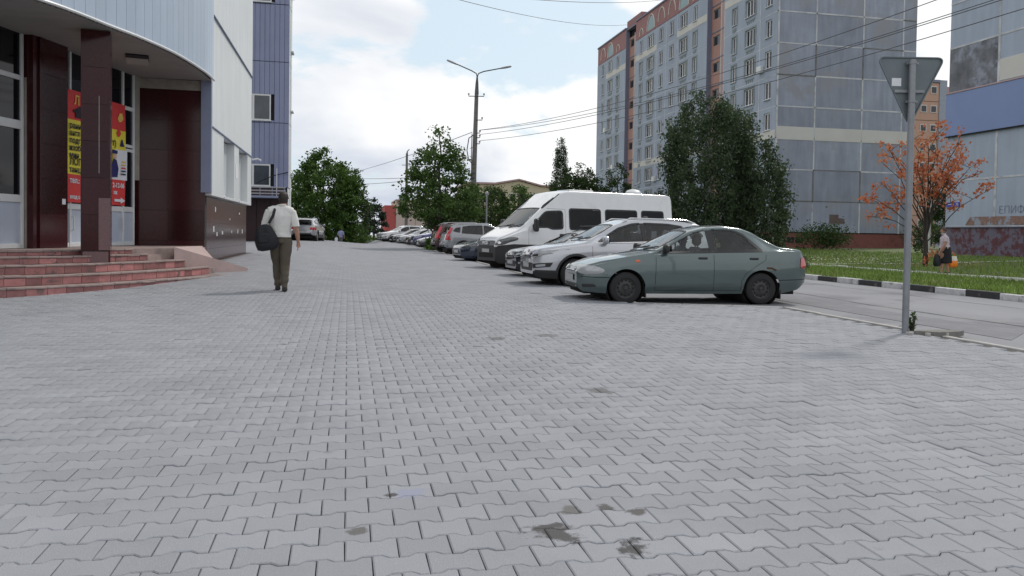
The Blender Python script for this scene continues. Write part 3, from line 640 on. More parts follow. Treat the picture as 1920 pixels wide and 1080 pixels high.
for k in range(2):
    y0 = 51.8+k*1.1
    for (z0, z1) in ((.3, 3.85), (3.9, 7.92), (7.95, 11.74), (11.77, 15.32), (15.36, 19)):
        part('side_panel', MB().box(-3.76, -3.70+(0.03 if k % 2 else 0), y0+.01, y0+1.09, z0, z1, c=.01), M_wpanel, bb)
        if k: part('side_ledge', MB().box(-3.7, -3.52, y0+.1, y0+1.0, z0+.9, z0+.98), M_white, bb)
part('canopy_slab', MB().box(-9, -3.72, 50.4, 51.78, 3.18, 3.30), M_bgrey, bb)
for z in (3.40, 3.58, 3.78): part('rail', MB().box(-9, -3.75, 50.40, 50.45, z, z+.07), mat('grey rail', (.30, .30, .33), .5), bb)
for k in range(8): part('rail_post', MB().box(-8.9+k*.72, -8.84+k*.72, 50.46, 50.50, 3.3, 3.85), M_bgrey, bb)
part('mast', MB().tube([(-4.3, 50.6, 3.3), (-4.3, 50.6, 5.0)], .025, 6), M_white, bb)
part('stay_cable', MB().tube([(-3.7, 51.7, 4.85), (-4.6, 51.5, 4.6), (-5.6, 51.4, 4.1)], .03, 5), M_dark, bb)
part('entrance_recess', MB().box(-12, -3.9, 51.86, 51.905, .2, 3.9), mat('dark maroon wall', (.035, .016, .018), .5), bb)
for k in range(6): part('granite_slab', MB().box(-9+k*.85, -8.17+k*.85, 51.80, 51.86, .2, 3.15, c=.01), mat('dark maroon slab', (.030, .012, .014), .35), bb)

# ---------------------------------------------------------------- nine storey apartment block
M_ap = mat('blue grey concrete panel', (0.325, 0.375, 0.46), .85, var=.07, scale=.5, rnd=.05, streak=.07, bump=.15, bscale=14)
M_apg = mat('grey gable panel', (0.292, 0.32, 0.392), .88, var=.13, scale=.55, rnd=.10, streak=.15, bump=.2, bscale=10, col2=(.285, .29, .325), thr=(.5, .62))
M_lil = mat('dark lilac return wall', (0.19, 0.20, 0.28), .85, var=.08)
M_org = mat('orange stair panel', (0.37, 0.215, 0.18), .85, var=.08, scale=.6, rnd=.06)
M_pk = mat('dusty pink panel', (0.42, 0.29, 0.29), .85, var=.08)
M_cream = mat('cream band', (0.56, 0.55, 0.52), .85, var=.06, scale=.5)
M_seal = mat('joint sealant', (0.52, 0.53, 0.55), .85, var=.25, scale=1.2, col2=(.30, .30, .33), thr=(.55, .68))
M_oldj = mat('old dark joint', (.17, .165, .165), .9, var=.3, scale=1.5, col2=(.10, .12, .06), thr=(.55, .65))
M_red = mat('rose red attic panel', (0.29, 0.15, 0.15), .85, var=.08, rnd=.06)
M_teal = mat('pale teal niche', (0.30, 0.40, 0.43), .85, var=.08)
M_grn = mat('grey green window surround', (0.25, 0.29, 0.30), .88, var=.15, scale=2)
M_gl2 = mat('apartment glass', (.022, .026, .034), .06, var=.4, scale=.35)
M_cur = mat('net curtain', (.55, .56, .58), .6, var=.25, scale=2.5)
M_pl = mat('brick red plinth', (0.20, 0.072, 0.062), .85, var=.18, scale=3, col2=(.12, .05, .045), thr=(.5, .66))
ap = thing('apartment_block', 'nine storey blue grey panel apartment block with rose attic and orange stairwells', 'apartment block', (36.5, 62.9, 0))
def apart(name, mb, m, parent=None, **k): return part(name, mb, m, parent or ap, **k)
Z0, SH = 1.67, 2.75
def wall_with_holes(x, y0, y1, z0, z1, holes, th=.16):
    """panel facing -X with openings; holes are (ya,yb,za,zb)"""
    mb = MB(); ysv = sorted({y0, y1, *[h[0] for h in holes], *[h[1] for h in holes]}); zsv = sorted({z0, z1, *[h[2] for h in holes], *[h[3] for h in holes]})
    for a, b in zip(ysv, ysv[1:]):
        for c, d in zip(zsv, zsv[1:]):
            ym, zm = (a+b)/2, (c+d)/2
            if any(h[0] < ym < h[1] and h[2] < zm < h[3] for h in holes): continue
            mb.add([(x, a, c), (x, b, c), (x, b, d), (x, a, d)], [(0, 3, 2, 1)])
    for (a, b, c, d) in list(holes)+[(y0, y1, z0, z1)]:
        mb.add([(x, a, c), (x, b, c), (x, b, d), (x, a, d), (x+th, a, c), (x+th, b, c), (x+th, b, d), (x+th, a, d)], [(0, 1, 5, 4), (1, 2, 6, 5), (2, 3, 7, 6), (3, 0, 4, 7)])
    return mb
XF = 36.5
secs = [[(62.98, 66.0, [(63.94, 65.04, 's')]), (66.0, 73.0, [(66.87, 68.68, 'w'), (70.47, 71.34, 'n')])],
        [(76.9, 84.6, [(79.37, 80.32, 'n'), (81.85, 83.88, 'w')]), (84.6, 87.8, [(85.55, 86.79, 's')]), (87.8, 90.7, [(88.72, 89.89, 's')]), (90.7, 97.9, [(91.6, 93.74, 'w'), (95.4, 96.35, 'n')])],
        [(101.6, 109.8, [(104.2, 105.3, 'n'), (107.1, 108.9, 'w')]), (109.8, 113.8, [(110.7, 111.75, 's')])]]
wmesh = {}
def window_meshes(kind, wd, h):
    k = (kind, round(wd, 1))
    if k not in wmesh:
        f = MB(); fw_ = .10; nl = 2 if kind != 'w' else 3
        f.box(0, .07, 0, wd, 0, fw_, c=.01); f.box(0, .07, 0, wd, h-fw_, h, c=.01)
        for i in range(nl+1): yy = (wd-fw_)*i/nl; f.box(.004, .066, yy, yy+fw_, fw_+.001, h-fw_-.001)
        pm_ = MB(); pm_.box(.05, .058, fw_, wd-fw_, fw_, h-fw_)
        cm_ = MB(); K = 14
        cm_.box(.08, .10, fw_, wd*random.uniform(.4, .6), fw_, h-fw_)
        sm_ = MB().box(-.14, .02, -.05, wd+.05, -.06, -.005, c=.008)
        wmesh[k] = (f.mesh('window', M_white), pm_.mesh('pane', glass('flat window pane '+kind, (.45, .47, .5))), cm_.mesh('curtain', M_cur), sm_.mesh('sill', M_white), wd)
    return wmesh[k]
for si, sec in enumerate(secs):
    for (y0, y1, wins) in sec:
        for fl_ in range(9):
            z = Z0+SH*fl_; holes = []
            for (a, b, kd) in wins:
                zs_ = z+.78 if kd != 'n' else z+.70; hh = 1.56 if kd != 'n' else 1.62
                holes.append((a, b, zs_, zs_+hh))
            cream = (fl_ == 2 and (si == 1 or si == 0)) or (fl_ == 1 and si == 2)
            pn = apart('panel', wall_with_holes(XF, y0+.035, y1-.035, z+.03, z+SH-.03, holes), M_ap)
            if fl_ == 3 and si < 2: apart('cream_band', MB().box(XF-.03, XF, y0+.04, y1-.04, z-.0, z+.70), M_cream, pn)
            if fl_ == 8 and len(wins) == 2: apart('cream_band', MB().box(XF-.03, XF, y0+.04, y1-.04, z+.02, z+.74), M_cream, pn)
            for (a, b, kd), hq in zip(wins, holes):
                fm, pmm, cmm, smm, wd = window_meshes(kd, b-a, hq[3]-hq[2])
                wo = link('window', fm, ap, Vector((XF+.09, a, hq[2]))-ap.location); wo.scale = (1, (b-a)/wd, 1)
                link('pane', pmm, wo); link('sill', smm, wo, (-.09, 0, 0))
                if random.random() < .7:
                    q = link('curtain', cmm, wo)
                    if random.random() < .5: q.location.y = (b-a)*.35
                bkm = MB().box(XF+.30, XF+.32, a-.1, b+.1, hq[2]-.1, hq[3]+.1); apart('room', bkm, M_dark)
                if kd in 'wn' and fl_ < 8:
                    sr = MB(); e_ = .16
                    sr.box(XF-.05, XF-.001, a-e_, b+e_, hq[3]+.003, hq[3]+e_); sr.box(XF-.05, XF-.001, a-e_, a-.003, hq[2]-.05, hq[3]); sr.box(XF-.05, XF-.001, b+.003, b+e_, hq[2]-.05, hq[3])
                    so_ = apart('surround', sr, M_grn, pn)
                    br = MB().box(XF-.06, XF-.001, a+.1, b-.1, hq[2]-.42, hq[2]-.30)
                    for t_ in (.2, .4, .6, .8): br.box(XF-.055, XF-.002, lerp(a, b, t_)-.06, lerp(a, b, t_)+.06, hq[2]-.66, hq[2]-.425)
                    apart('bracket', br, M_grn, pn)
                if random.random() < .07: apart('air_conditioner', MB().box(XF-.34, XF-.03, b+.15, b+.95, hq[2]-.2, hq[2]+.4, c=.02), M_white)
        # vertical joint strips
        apart('joint_strip', MB().box(XF-.012, XF+.02, y1-.05, y1+.05, Z0, Z0+9*SH), M_seal)
    ya, yb = sec[0][0], sec[-1][1]
    for fl_ in range(1, 9): apart('joint_strip', MB().box(XF-.010, XF+.018, ya+.04, yb-.06, Z0+SH*fl_-.028, Z0+SH*fl_+.028), M_seal)
    # attic with arches
    zt0, zt1 = Z0+9*SH, 28.9
    for (y0, y1, wins) in sec:
        apn = apart('attic_panel', MB().box(XF, XF+.2, y0+.02, y1-.02, zt0+.03, zt1), M_red)
        cs = [((a+b)/2, kd) for a, b, kd in wins]
        for (yc, kd) in cs:
            r_ = {'w': 1.25, 's': 1.0, 'n': .6}[kd]; zc = zt0+.25 if kd != 's' else zt0+.55
            if kd == 'w': apart('niche', MB().prism([(yc+r_*.9*math.cos(t_*math.pi/10), zc+r_*1.35*math.sin(t_*math.pi/10)) for t_ in range(11)], lambda a, b: (XF-.012, a, b), lambda a, b: (XF+.01, a, b)), M_teal, apn)
            apart('arch_trim', MB().tube([(XF-.02, yc+r_*math.cos(t_*math.pi/12), zc+r_*1.5*math.sin(t_*math.pi/12)) for t_ in range(13)], .07, 5), M_cream, apn)
    apart('roof_edge', MB().box(XF-.12, XF+.4, ya-.02, yb+.02, zt1+.003, zt1+.18), M_lil)
    # return walls beside the recessed stairwell
    if si: apart('return_wall', MB().box(XF+.002, XF+.55, ya-.02, ya+.16, .3, zt1), M_lil)
    for fl_ in range(9): apart('plinth_slab', MB().box(XF+.03, XF+.3, lerp(ya, yb, fl_/9)+.01, lerp(ya, yb, (fl_+1)/9)-.01, -.3, Z0), M_pl)
for (y0, y1) in ((73.0, 76.9), (97.9, 101.6)):
    ym = lerp(y0, y1, .42); xs_ = XF+.5
    for fl_ in range(-1, 9):
        z = Z0+SH*fl_+1.35
        a, b = lerp(y0, y1, .52), lerp(y0, y1, .9)
        pn = apart('stair_panel', wall_with_holes(xs_, ym+.02, y1-.02, z+.05, z+SH-.05, [(a, b, z+1.35, z+2.35)]), M_org)
        wo = apart('window', MB().box(xs_+.1, xs_+.14, a, b, z+1.35, z+2.35), M_grn); apart('pane', MB().box(xs_+.09, xs_+.098, a+.08, b-.08, z+1.43, z+2.27), M_gl2, wo)
        apart('stair_ledge', MB().box(xs_-.06, xs_+.05, y0+.03, y1-.03, z-.045, z+.045), M_lil)
        apart('refuse_panel', MB().box(xs_-.02, xs_+.16, y0+.03, ym-.02, z+.05, z+SH-.05), M_pk)
        apart('slot_window', MB().box(xs_-.028, xs_-.021, y0+.5, y0+.95, z+.6, z+1.9), M_gl2)
    apart('stair_frame', MB().box(xs_-.05, xs_+.0, ym-.08, ym+.08, Z0-.5, 28), M_cream)
    apart('lift_house', MB().box(XF+.4, XF+3.5, y0-.8, y1+.8, 28.9, 30.1), M_red)
apart('core', MB().box(XF+.72, 50.0, 63.15, 113.7, -.3, 28.7), M_dark)
apart('roof_slab', MB().box(XF+.1, 50.2, 63.0, 113.8, 28.70, 28.88), M_lil)
# gable: concrete panels with sealed joints
gx = [36.5, 40.2, 44.87, 48.9, 50.3]
for fl_ in range(10):
    z = Z0+SH*fl_; z1 = z+SH if fl_ < 9 else 28.9
    for a, b in zip(gx, gx[1:]):
        pn = apart('gable_panel', MB().box(a+.03, b-.03, 62.9+random.uniform(-.006, .006), 63.1, z+.03, z1-.03, c=.012), M_apg if fl_ < 9 else M_red)
        if fl_ == 3: apart('cream_band', MB().box(a+.04, b-.04, 62.87, 62.892, z-.14, z+1.0), M_cream, pn)
    if fl_:
        for a, b in zip(gx, gx[1:]): apart('joint_strip', MB().box(a+.05, b-.05, 62.885, 62.95, z-.055+random.uniform(-.02, .02), z+.055), M_seal if fl_ not in (1, ) and random.random() > .12 else M_oldj)
for i, g in enumerate(gx[1:-1]+[36.56]):
    for fl_ in range(9): apart('joint_strip', MB().box(g-.065, g+.065, 62.878, 62.95, Z0+SH*fl_+(.05 if fl_ else 0), Z0+SH*(fl_+1)-.06), M_oldj if (i < 2 and fl_ in (1, 5)) else M_seal)
apart('plinth', MB().box(36.56, 50.25, 63.0, 63.3, -.3, 1.62), M_pl)
apart('rust_patch', MB().prism([(41.9, 2.5), (43.4, 2.5), (43.4, 2.95), (42.8, 3.0), (42.8, 3.3), (41.9, 3.3)], lambda a, b: (a, 62.874, b), lambda a, b: (a, 62.89, b)), mat('bare brown patch', (.13, .10, .09), .9, var=.2))
for k in range(3): apart('cellar_window', MB().box(37.1+k*.78, 37.75+k*.78, 62.98, 62.995, .75, 1.25), M_dark)
# corner downpipe
apart('corner_pipe', MB().tube([(36.42, 62.84, .4), (36.42, 62.84, 4.3)], .06, 6), M_white)

# ---------------------------------------------------------------- block at the right edge
rb = thing('panel_block', 'pale blue panel block with blue board and peeling maroon plinth', 'apartment block', (37, 43, 0))
M_rb = mat('pale blue panel', (0.36, 0.415, 0.51), .86, var=.08, scale=.5, rnd=.05, streak=.08, bump=.15, bscale=12)
M_board = mat('blue metal board', (0.18, 0.25, 0.46), .5, var=.05, scale=.6)
M_dirt = mat('weather stained concrete', (0.155, 0.16, 0.18), .92, var=.35, scale=1.1, col2=(.29, .31, .38), thr=(.46, .60), streak=.2, bump=.3, bscale=8)
M_peel = mat('peeling maroon plinth', (0.115, 0.045, 0.055), .85, var=.25, scale=5, col2=(.15, .14, .19), thr=(.44, .56))
rz = [2.04, 4.9, 7.68, 10.4, 13.17, 15.95, 18.7, 21.5, 24.2, 27]; ry = [43.3, 39.4, 34.6, 30.4, 26]
for i, (z0, z1) in enumerate(zip(rz, rz[1:])):
    for a, b in zip(ry, ry[1:]):
        m = M_dirt if (i == 3 and a == 43.3) else M_rb
        part('panel', MB().box(37+random.uniform(0, .012), 37.2, b+.03, a-.03, z0+.03, z1-.03, c=.012), m, rb)
    part('joint_strip', MB().box(36.985, 37.05, 26, 43.25, z0-.05, z0+.05), M_seal, rb)
for a in ry[1:-1]:
    for (z0, z1) in zip(rz, rz[1:]): part('joint_strip', MB().box(36.982, 37.05, a-.08, a+.08, z0+.055, z1-.055), M_seal, rb)
part('cream_band', MB().box(36.975, 36.998, 26, 39.3, 10.5, 11.75), M_cream, rb)
part('blue_board', MB().box(36.86, 36.97, 26, 43.34, 7.7, 10.33, c=.01), M_board, rb)
part('board_edge', MB().box(36.82, 36.975, 25.95, 43.38, 10.335, 10.40), M_pk, rb); part('board_edge', MB().box(36.83, 36.975, 25.95, 43.38, 7.63, 7.695), M_dark, rb)
part('plinth', MB().box(37.05, 37.4, 26, 43.28, -.2, 1.98), M_peel, rb)
part('plinth_ledge', MB().box(36.95, 37.2, 26, 43.3, 1.98, 2.035), M_lil, rb)
part('ochre_stripe', MB().prism([(41.6, 2.12), (34.2, 2.12), (34.6, 2.62), (41.2, 2.62)], lambda a, b: (36.978, a, b), lambda a, b: (36.99, a, b)), mat('faded ochre paint', (.25, .155, .125), .85, var=.3, scale=4, col2=(.30, .33, .41), thr=(.48, .56)), rb)
part('core', MB().box(37.25, 50, 26, 43.2, -.2, 27), M_rb, rb)
gme = text_mesh('ЕПИФАНСК', .62, -.012, .001); gme.materials.append(mat('faded graffiti', (.16, .18, .26), .8)); gme.transform(frame_matrix(Vector((36.976, 39.1, 2.78)), (0, -1, 0), (0, 0, 1))); gme.transform(Matrix.Translation(-rb.location)); link('graffiti', gme, rb)
part('gas_pipe', MB().tube([(36.4, 43.9, .4), (36.4, 43.9, 5.05), (36.4, 43.6, 5.25), (36.7, 43.3, 5.25)], .075, 8), mat('white painted pipe', (.55, .55, .53), .6), rb, smooth=50)
ad_ = obj('address_plate', MB().box(36.94, 36.965, 42.05, 43.15, 3.28, 3.55), mat('blue plate', (.03, .06, .45), .4), label='small blue address plate on the corner of the pale blue block', cat='plate')
M_pw = mat('plate white print', (.75, .75, .75), .5)
lettering('20', .22, M_pw, ad_, frame_matrix(Vector((36.938, 42.36, 3.34)), (0, -1, 0), (0, 0, 1)))
box_part('print_line', M_pw, ad_, 36.936, 36.939, 42.5, 43.05, 3.41, 3.45)

# ---------------------------------------------------------------- buildings further away
ob = thing('far_block', 'orange panel block seen in the gap between the two blue blocks', 'apartment block', (84, 105, 0))
M_fo = mat('faded orange panel', (0.46, 0.29, 0.225), .85, var=.06, rnd=.05); M_fg = mat('grey downpipe strip', (.30, .33, .40), .8)
for fl_ in range(9):
    for i in range(3): part('panel', MB().box(75.5+i*4.2+.04, 79.7+i*4.2-.04, 105, 105.3, -1+fl_*2.9+.04, 1.9+fl_*2.9-.04), M_fo, ob)
    for wx in (77, 81, 84.9, 86.6):
        wn = part('window', MB().box(wx, wx+1.05, 104.92, 104.99, .2+fl_*2.9, 1.3+fl_*2.9), M_white, ob); part('pane', MB().box(wx+.1, wx+.95, 104.9, 104.918, .3+fl_*2.9, 1.2+fl_*2.9), M_gl2, wn)
part('corner_strip', MB().box(88.1, 89.4, 104.9, 106, -1, 25.5), M_fg, ob); part('core', MB().box(75.5, 88.0, 105.35, 118, -1, 25), M_fo, ob); part('roof_edge', MB().box(75.3, 88.1, 104.8, 118.2, 25.1, 25.5), M_lil, ob)
part('side_wing', MB().box(89.5, 96, 106, 118, -1, 24.8), M_pk, ob)
M_bei = mat('beige render', (.50, .45, .33), .85, var=.06)
fb = thing('beige_house', 'low beige building with gabled front beyond the parked cars', 'building', (34, 158, 0))
part('wall', MB().prism([(24, -2), (45, -2), (45, 10.4), (38.4, 10.8), (34, 11.9), (29, 11.0), (24, 11)], lambda a, b: (a, 157, b), lambda a, b: (a, 175, b)), M_bei, fb)
part('roof', MB().prism([(23.5, 11.05), (29, 11.05), (34, 12.0), (38.6, 10.9), (45.5, 10.5), (45.5, 10.8), (38.6, 11.2), (34, 12.3), (29, 11.4), (23.5, 11.4)], lambda a, b: (a, 156.6, b), lambda a, b: (a, 175.4, b)), M_pk, fb)
for k in range(9):
    for z in (4.2, 7.6):
        wn = part('window', MB().box(26+k*2.05, 27.3+k*2.05, 156.9, 156.99, z, z+1.7), M_white, fb); part('pane', MB().box(26.1+k*2.05, 27.2+k*2.05, 156.88, 156.898, z+.1, z+1.6), M_gl2, wn)
ph = thing('pink_building', 'long pale pink building with a red end beyond the lime tree', 'building', (9, 131, 0))
part('red_wall', MB().box(5.9, 7.7, 130.9, 145, -2, 5.5), mat('brick red wall', (.42, .09, .085), .85, var=.08), ph)
for k in range(7): part('wall_panel', MB().box(7.75+k*1.6, 9.3+k*1.6, 130.7, 145, -2, 6.3, c=.02), mat('pale pink wall', (.52, .42, .38), .85, var=.06), ph)
part('roof_edge', MB().box(7.7, 19, 130.5, 145.2, 6.32, 6.5), M_pk, ph)
# ---------------------------------------------------------------- vehicles
M_rub = mat('tyre rubber', (.018, .018, .019), .85, var=.2, bump=.2)
M_blk = mat('black plastic trim', (.022, .022, .024), .55, var=.15)
M_gloss = mat('gloss black', (.010, .010, .011), .12)
M_steel = mat('dusty steel rim', (.05, .05, .05), .6, metal=.3, var=.3, scale=14)
M_alloy = mat('alloy rim', (.42, .42, .43), .32, metal=.8, var=.1)
M_chrome = mat('chrome', (.62, .62, .63), .12, metal=1.0, var=.03)
M_lens = mat('clear lamp lens', (.36, .37, .38), .06, var=.2, scale=25, coat=1.0)
M_lensd = mat('smoked lamp lens', (.10, .105, .11), .06, var=.3, scale=25, coat=1.0)
M_rl = mat('red lamp lens', (.45, .012, .02), .12, coat=1.0, var=.1)
M_amb = mat('orange indicator', (.60, .10, .03), .2, coat=.6)
M_seat = mat('grey seat fabric', (.06, .06, .065), .9)
M_und = mat('dirty underbody', (.014, .013, .012), .95)
M_plate = mat('blank number plate', (.42, .42, .42), .6, var=.2, scale=8)
M_logo = mat('silver badge', (.55, .55, .56), .3, metal=.6)
G_clear = glass('clear car glass', (.74, .78, .77)); G_tint = glass('tinted car glass', (.34, .36, .38)); G_dark = glass('dark privacy glass', (.05, .052, .06), .02, .6)
def paint(name, c, metal=.35, rough=.3): return mat(name, c, rough*.85, metal, var=.05, scale=2.5, coat=1.0, col2=tuple(q*.82 for q in c), thr=(.56, .78))

def inpoly(p, poly):
    x, y = p; c = False; n = len(poly)
    for i in range(n):
        x0, y0 = poly[i]; x1, y1 = poly[(i+1) % n]
        if (y0 > y) != (y1 > y) and x < (x1-x0)*(y-y0)/(y1-y0)+x0: c = not c
    return c
def densify(poly, step=.06):
    out = []
    for (a, b), (c, d) in zip(poly, poly[1:]+poly[:1]):
        n = max(1, int(math.hypot(c-a, d-b)/step))
        out += [(lerp(a, c, k/n), lerp(b, d, k/n)) for k in range(n)]
    return out
def rounded(poly, r=.04, n=3):
    out = []; N_ = len(poly)
    for i in range(N_):
        p0, p1, p2 = Vector(poly[i-1]), Vector(poly[i]), Vector(poly[(i+1) % N_])
        a = p1+(p0-p1).normalized()*min(r, (p0-p1).length*.45); b = p1+(p2-p1).normalized()*min(r, (p2-p1).length*.45)
        for k in range(n+1):
            t = k/n; q = a*(1-t)**2+p1*2*t*(1-t)+b*t*t; out.append((q.x, q.y))
    return out
def grow(poly, d):
    n = len(poly); area = sum(poly[i][0]*poly[(i+1) % n][1]-poly[(i+1) % n][0]*poly[i][1] for i in range(n)); sg = 1 if area > 0 else -1; out = []
    for i in range(n):
        a = Vector(poly[i-1]); b = Vector(poly[(i+1) % n]); t = (b-a)
        if t.length < 1e-6: out.append(poly[i]); continue
        t.normalize(); out.append((poly[i][0]+sg*t.y*d, poly[i][1]-sg*t.x*d))
    return out

class Car:
    def __init__(s, S, sx=1, sy=1, sz=1, res=.035):
        sc_ = lambda P: [(a*sx, b*sz) for a, b in P]
        s.L = S['L']*sx; s.W = S['W']*sy; s.top = smooth_curve(sc_(S['top']), .05*sx); s.topl = sc_(S['top']); s.belt = smooth_curve(sc_(S['belt']), .08); s.bot = smooth_curve(sc_(S['bot']), .04)
        s.wr = S['wroof']*sy; s.xf, s.xr, s.r = S['xf']*sx, S['xr']*sx, S['r']*sz; s.ra = S['ra']*sz
        s.fa, s.fx, s.fp = S.get('front', (.42, .85, 2.6)); s.ba, s.bx, s.bp = S.get('rear', (.25, .5, 2.6)); s.S = S; s.sx, s.sy, s.sz = sx, sy, sz; s.res = res; s.nU = S.get('rows', 12)
        s.prof = S.get('prof', [(0, .93), (.22, .985), (.55, 1), (.8, .99), (1, .955)])
    def plan(s, x):
        w = s.W
        if x < s.fx: w *= 1-s.fa*(1-x/s.fx)**s.fp
        if x > s.L-s.bx: w *= 1-s.ba*(1-(s.L-x)/s.bx)**s.bp
        return w
    def ends(s, y, rear=False):
        """distance in from the end of the car where half-width y is reached"""
        a, xx, p = (s.ba, s.bx, s.bp) if rear else (s.fa, s.fx, s.fp)
        q = 1-abs(y)/s.W
        if q >= a: return 0
        return xx*(1-(max(q, 0)/a)**(1/p))
    def zarch(s, x):
        b = s.bot(x)
        for c in (s.xf, s.xr):
            d = abs(x-c)
            if d < s.ra: b = max(b, s.r+math.sqrt(max(0, s.ra**2-d*d))*.98)
        return b
    def side_y(s, x, z):
        zb = s.belt(x); z0 = s.bot(x); p = s.plan(x)
        if z <= zb: return p*interp(s.prof, (z-z0)/max(.05, zb-z0))
        wr, rr, zt = s.roof(x); p0 = p*s.prof[-1][1]; t = (z-zb)/max(.01, zt-rr-.02-zb)
        return lerp(p0, wr, min(1.2, t))
    def roof(s, x):
        zt = max(s.top(x), s.belt(x)+.015); g = zt-s.belt(x); t = sm(.10, .34*s.sz, g); wr = lerp(s.plan(x)*.90, min(s.wr, s.plan(x)*.95), t); return wr, min(.07, g*.55), zt
    def top_z(s, x, y):
        wr, rr, zt = s.roof(x); return zt-.03*(y/wr)**2
    def ring(s, x):
        z0 = s.zarch(x); zb = max(s.belt(x), z0+.02); zb0 = s.bot(x); p = s.plan(x); pts = []
        for k in range(15):
            z = lerp(z0, zb, k/14); pts.append((p*interp(s.prof, (z-zb0)/max(.05, zb-zb0)), z))
        wr, rr, zt = s.roof(x); y0 = pts[-1][0]; z1 = zt-rr-.02
        U = s.nU
        for k in range(1, U+1): pts.append((lerp(y0, wr, k/U), lerp(zb, max(z1, zb+.001), k/U)))
        for k in range(1, 5):
            a = math.pi/2*k/4; pts.append((wr-rr*(1-math.cos(a)), zt-.02-rr+rr*math.sin(a)-.008*(k/4)))
        y1 = pts[-1][0]
        for k in range(1, 11): y = y1*(1-k/10); pts.append((y, zt-.028*(y/wr)**2))
        return pts
    def build(s, root, body_m, windows, screens, doors=(), black=None, glass_m=None, frame=.03, screen_glass=None):
        xs = set(); x = 0
        while x < s.L: xs.add(round(x, 4)); x += s.res*(1.0 if True else 1)
        xs |= {round(t, 4) for t in (.004, .012, .025, .045, .07, s.L-.004, s.L-.012, s.L-.03, s.L-.055, s.L)}
        for c in (s.xf, s.xr):
            for k in range(1, 18): xs.add(round(c+s.ra*math.cos(math.pi*k/18), 4))
            xs |= {round(c-s.ra, 4), round(c+s.ra, 4)}
        xs = sorted(xs); xs = [a for i, a in enumerate(xs) if i == 0 or a-xs[i-1] > .003]
        R_ = [s.ring(a) for a in xs]; n = len(R_[0])
        parts = {'body': MB()}; M_ = {'body': body_m}
        full = []
        for a, r_ in zip(xs, R_): full.append([(a, -y, z) for y, z in r_]+[(a, y, z) for y, z in reversed(r_[:-1])])
        m = len(full[0]); polys = {'body': []}
        for i in range(len(xs)-1):
            for j in range(m-1):
                c = [full[i][j], full[i+1][j], full[i+1][j+1], full[i][j+1]]
                cx = sum(q[0] for q in c)/4; cy = sum(q[1] for q in c)/4; cz = sum(q[2] for q in c)/4; jj = min(j, m-2-j)
                if jj >= 12 and jj < 18+s.nU and any(inpoly((cx, cz), w_) for w_ in windows) and abs(cy) > s.wr*.7: continue
                if jj >= 10+s.nU and any(inpoly((cx, cy), w_) for w_ in screens): continue
                key = 'body'
                for k_, (nm, pl) in enumerate(doors):
                    if jj < 17+s.nU and abs(cy) > s.wr*.7 and inpoly((cx, cz), pl): key = (nm, k_, cy < 0)
                if black and key == 'body' and black(cx, cy, cz): key = 'bumper'
                polys.setdefault(key, []).append((i*m+j, (i+1)*m+j, (i+1)*m+j+1, i*m+j+1))
        allv = [p for r_ in full for p in r_]
        # end caps
        polys.setdefault('bumper' if black and black(.0, 0, .4) else 'body', []).append(tuple(range(m)))
        polys['body'].append(tuple((len(xs)-1)*m+k for k in range(m)))
        objs = {}
        for key, fs in polys.items():
            used = sorted({i for f in fs for i in f}); mp_ = {u: k for k, u in enumerate(used)}
            mb = MB(); mb.v = [allv[u] for u in used]; mb.f = [tuple(mp_[i] for i in f) for f in fs]; mb.m = [0]*len(fs)
            nm = key if isinstance(key, str) else key[0]; mm = M_blk if key == 'bumper' else body_m
            objs[key] = obj(nm, mb, mm, root, smooth=38)
        s.objs = objs
        for w_ in windows:
            for sg in (-1, 1):
                f = lambda a, b, o, sg=sg: (a, sg*(s.side_y(a, b)+o), b)
                s.strip(root, w_, f, frame); s.patch('window_glass', root, w_, f, -.004, glass_m or G_tint)
        for w_ in screens:
            f = lambda a, b, o: (a, b, s.top_z(a, b)+o)
            s.strip(root, w_, f, frame); s.patch('windscreen', root, w_, f, -.002, screen_glass or G_clear)
        # underbody and wheel housings
        ub = MB().box(.12, s.L-.15, -s.W*.66, s.W*.66, s.bot(s.L/2)-.02, s.bot(s.L/2)+.16)
        for c in (s.xf, s.xr): ub.lathe([(s.ra*.985, -s.W*.93), (s.ra*.985, s.W*.93)], 20, Matrix.Translation((c, 0, s.r)) @ Matrix.Rotation(R(90), 4, 'X'))
        obj('underbody', ub, M_und, root)
    def patch(s, name, root, poly, f, off, m, bulge=0.0, rings=4):
        P = densify(poly, .07); n = len(P); cx = sum(p[0] for p in P)/n; cy = sum(p[1] for p in P)/n; mb = MB()
        mb.v.append(f(cx, cy, off+bulge))
        for k in range(1, rings+1):
            t = k/rings
            for a, b in P: mb.v.append(f(lerp(cx, a, t), lerp(cy, b, t), off+bulge*(1-t*t)))
        for j in range(n): mb.f.append((0, 1+j, 1+(j+1) % n)); mb.m.append(0)
        for k in range(rings-1):
            for j in range(n): a = 1+k*n; mb.f.append((a+j, a+n+j, a+n+(j+1) % n, a+(j+1) % n)); mb.m.append(0)
        return obj(name, mb, m, root, smooth=50)
    def strip(s, root, poly, f, wd, m=None, name='window_seal'):
        P = densify(poly, .05); A = grow(P, -.012); B = grow(P, wd); n = len(P); mb = MB()
        for q, o in ((A, -.006), (A, .004), (B, .004), (B, -.004)): mb.v += [f(a, b, o) for a, b in q]
        for k in range(3):
            for j in range(n): mb.f.append((k*n+j, k*n+(j+1) % n, k*n+n+(j+1) % n, k*n+n+j)); mb.m.append(0)
        return obj(name, mb, m or M_blk, root, recalc=False)
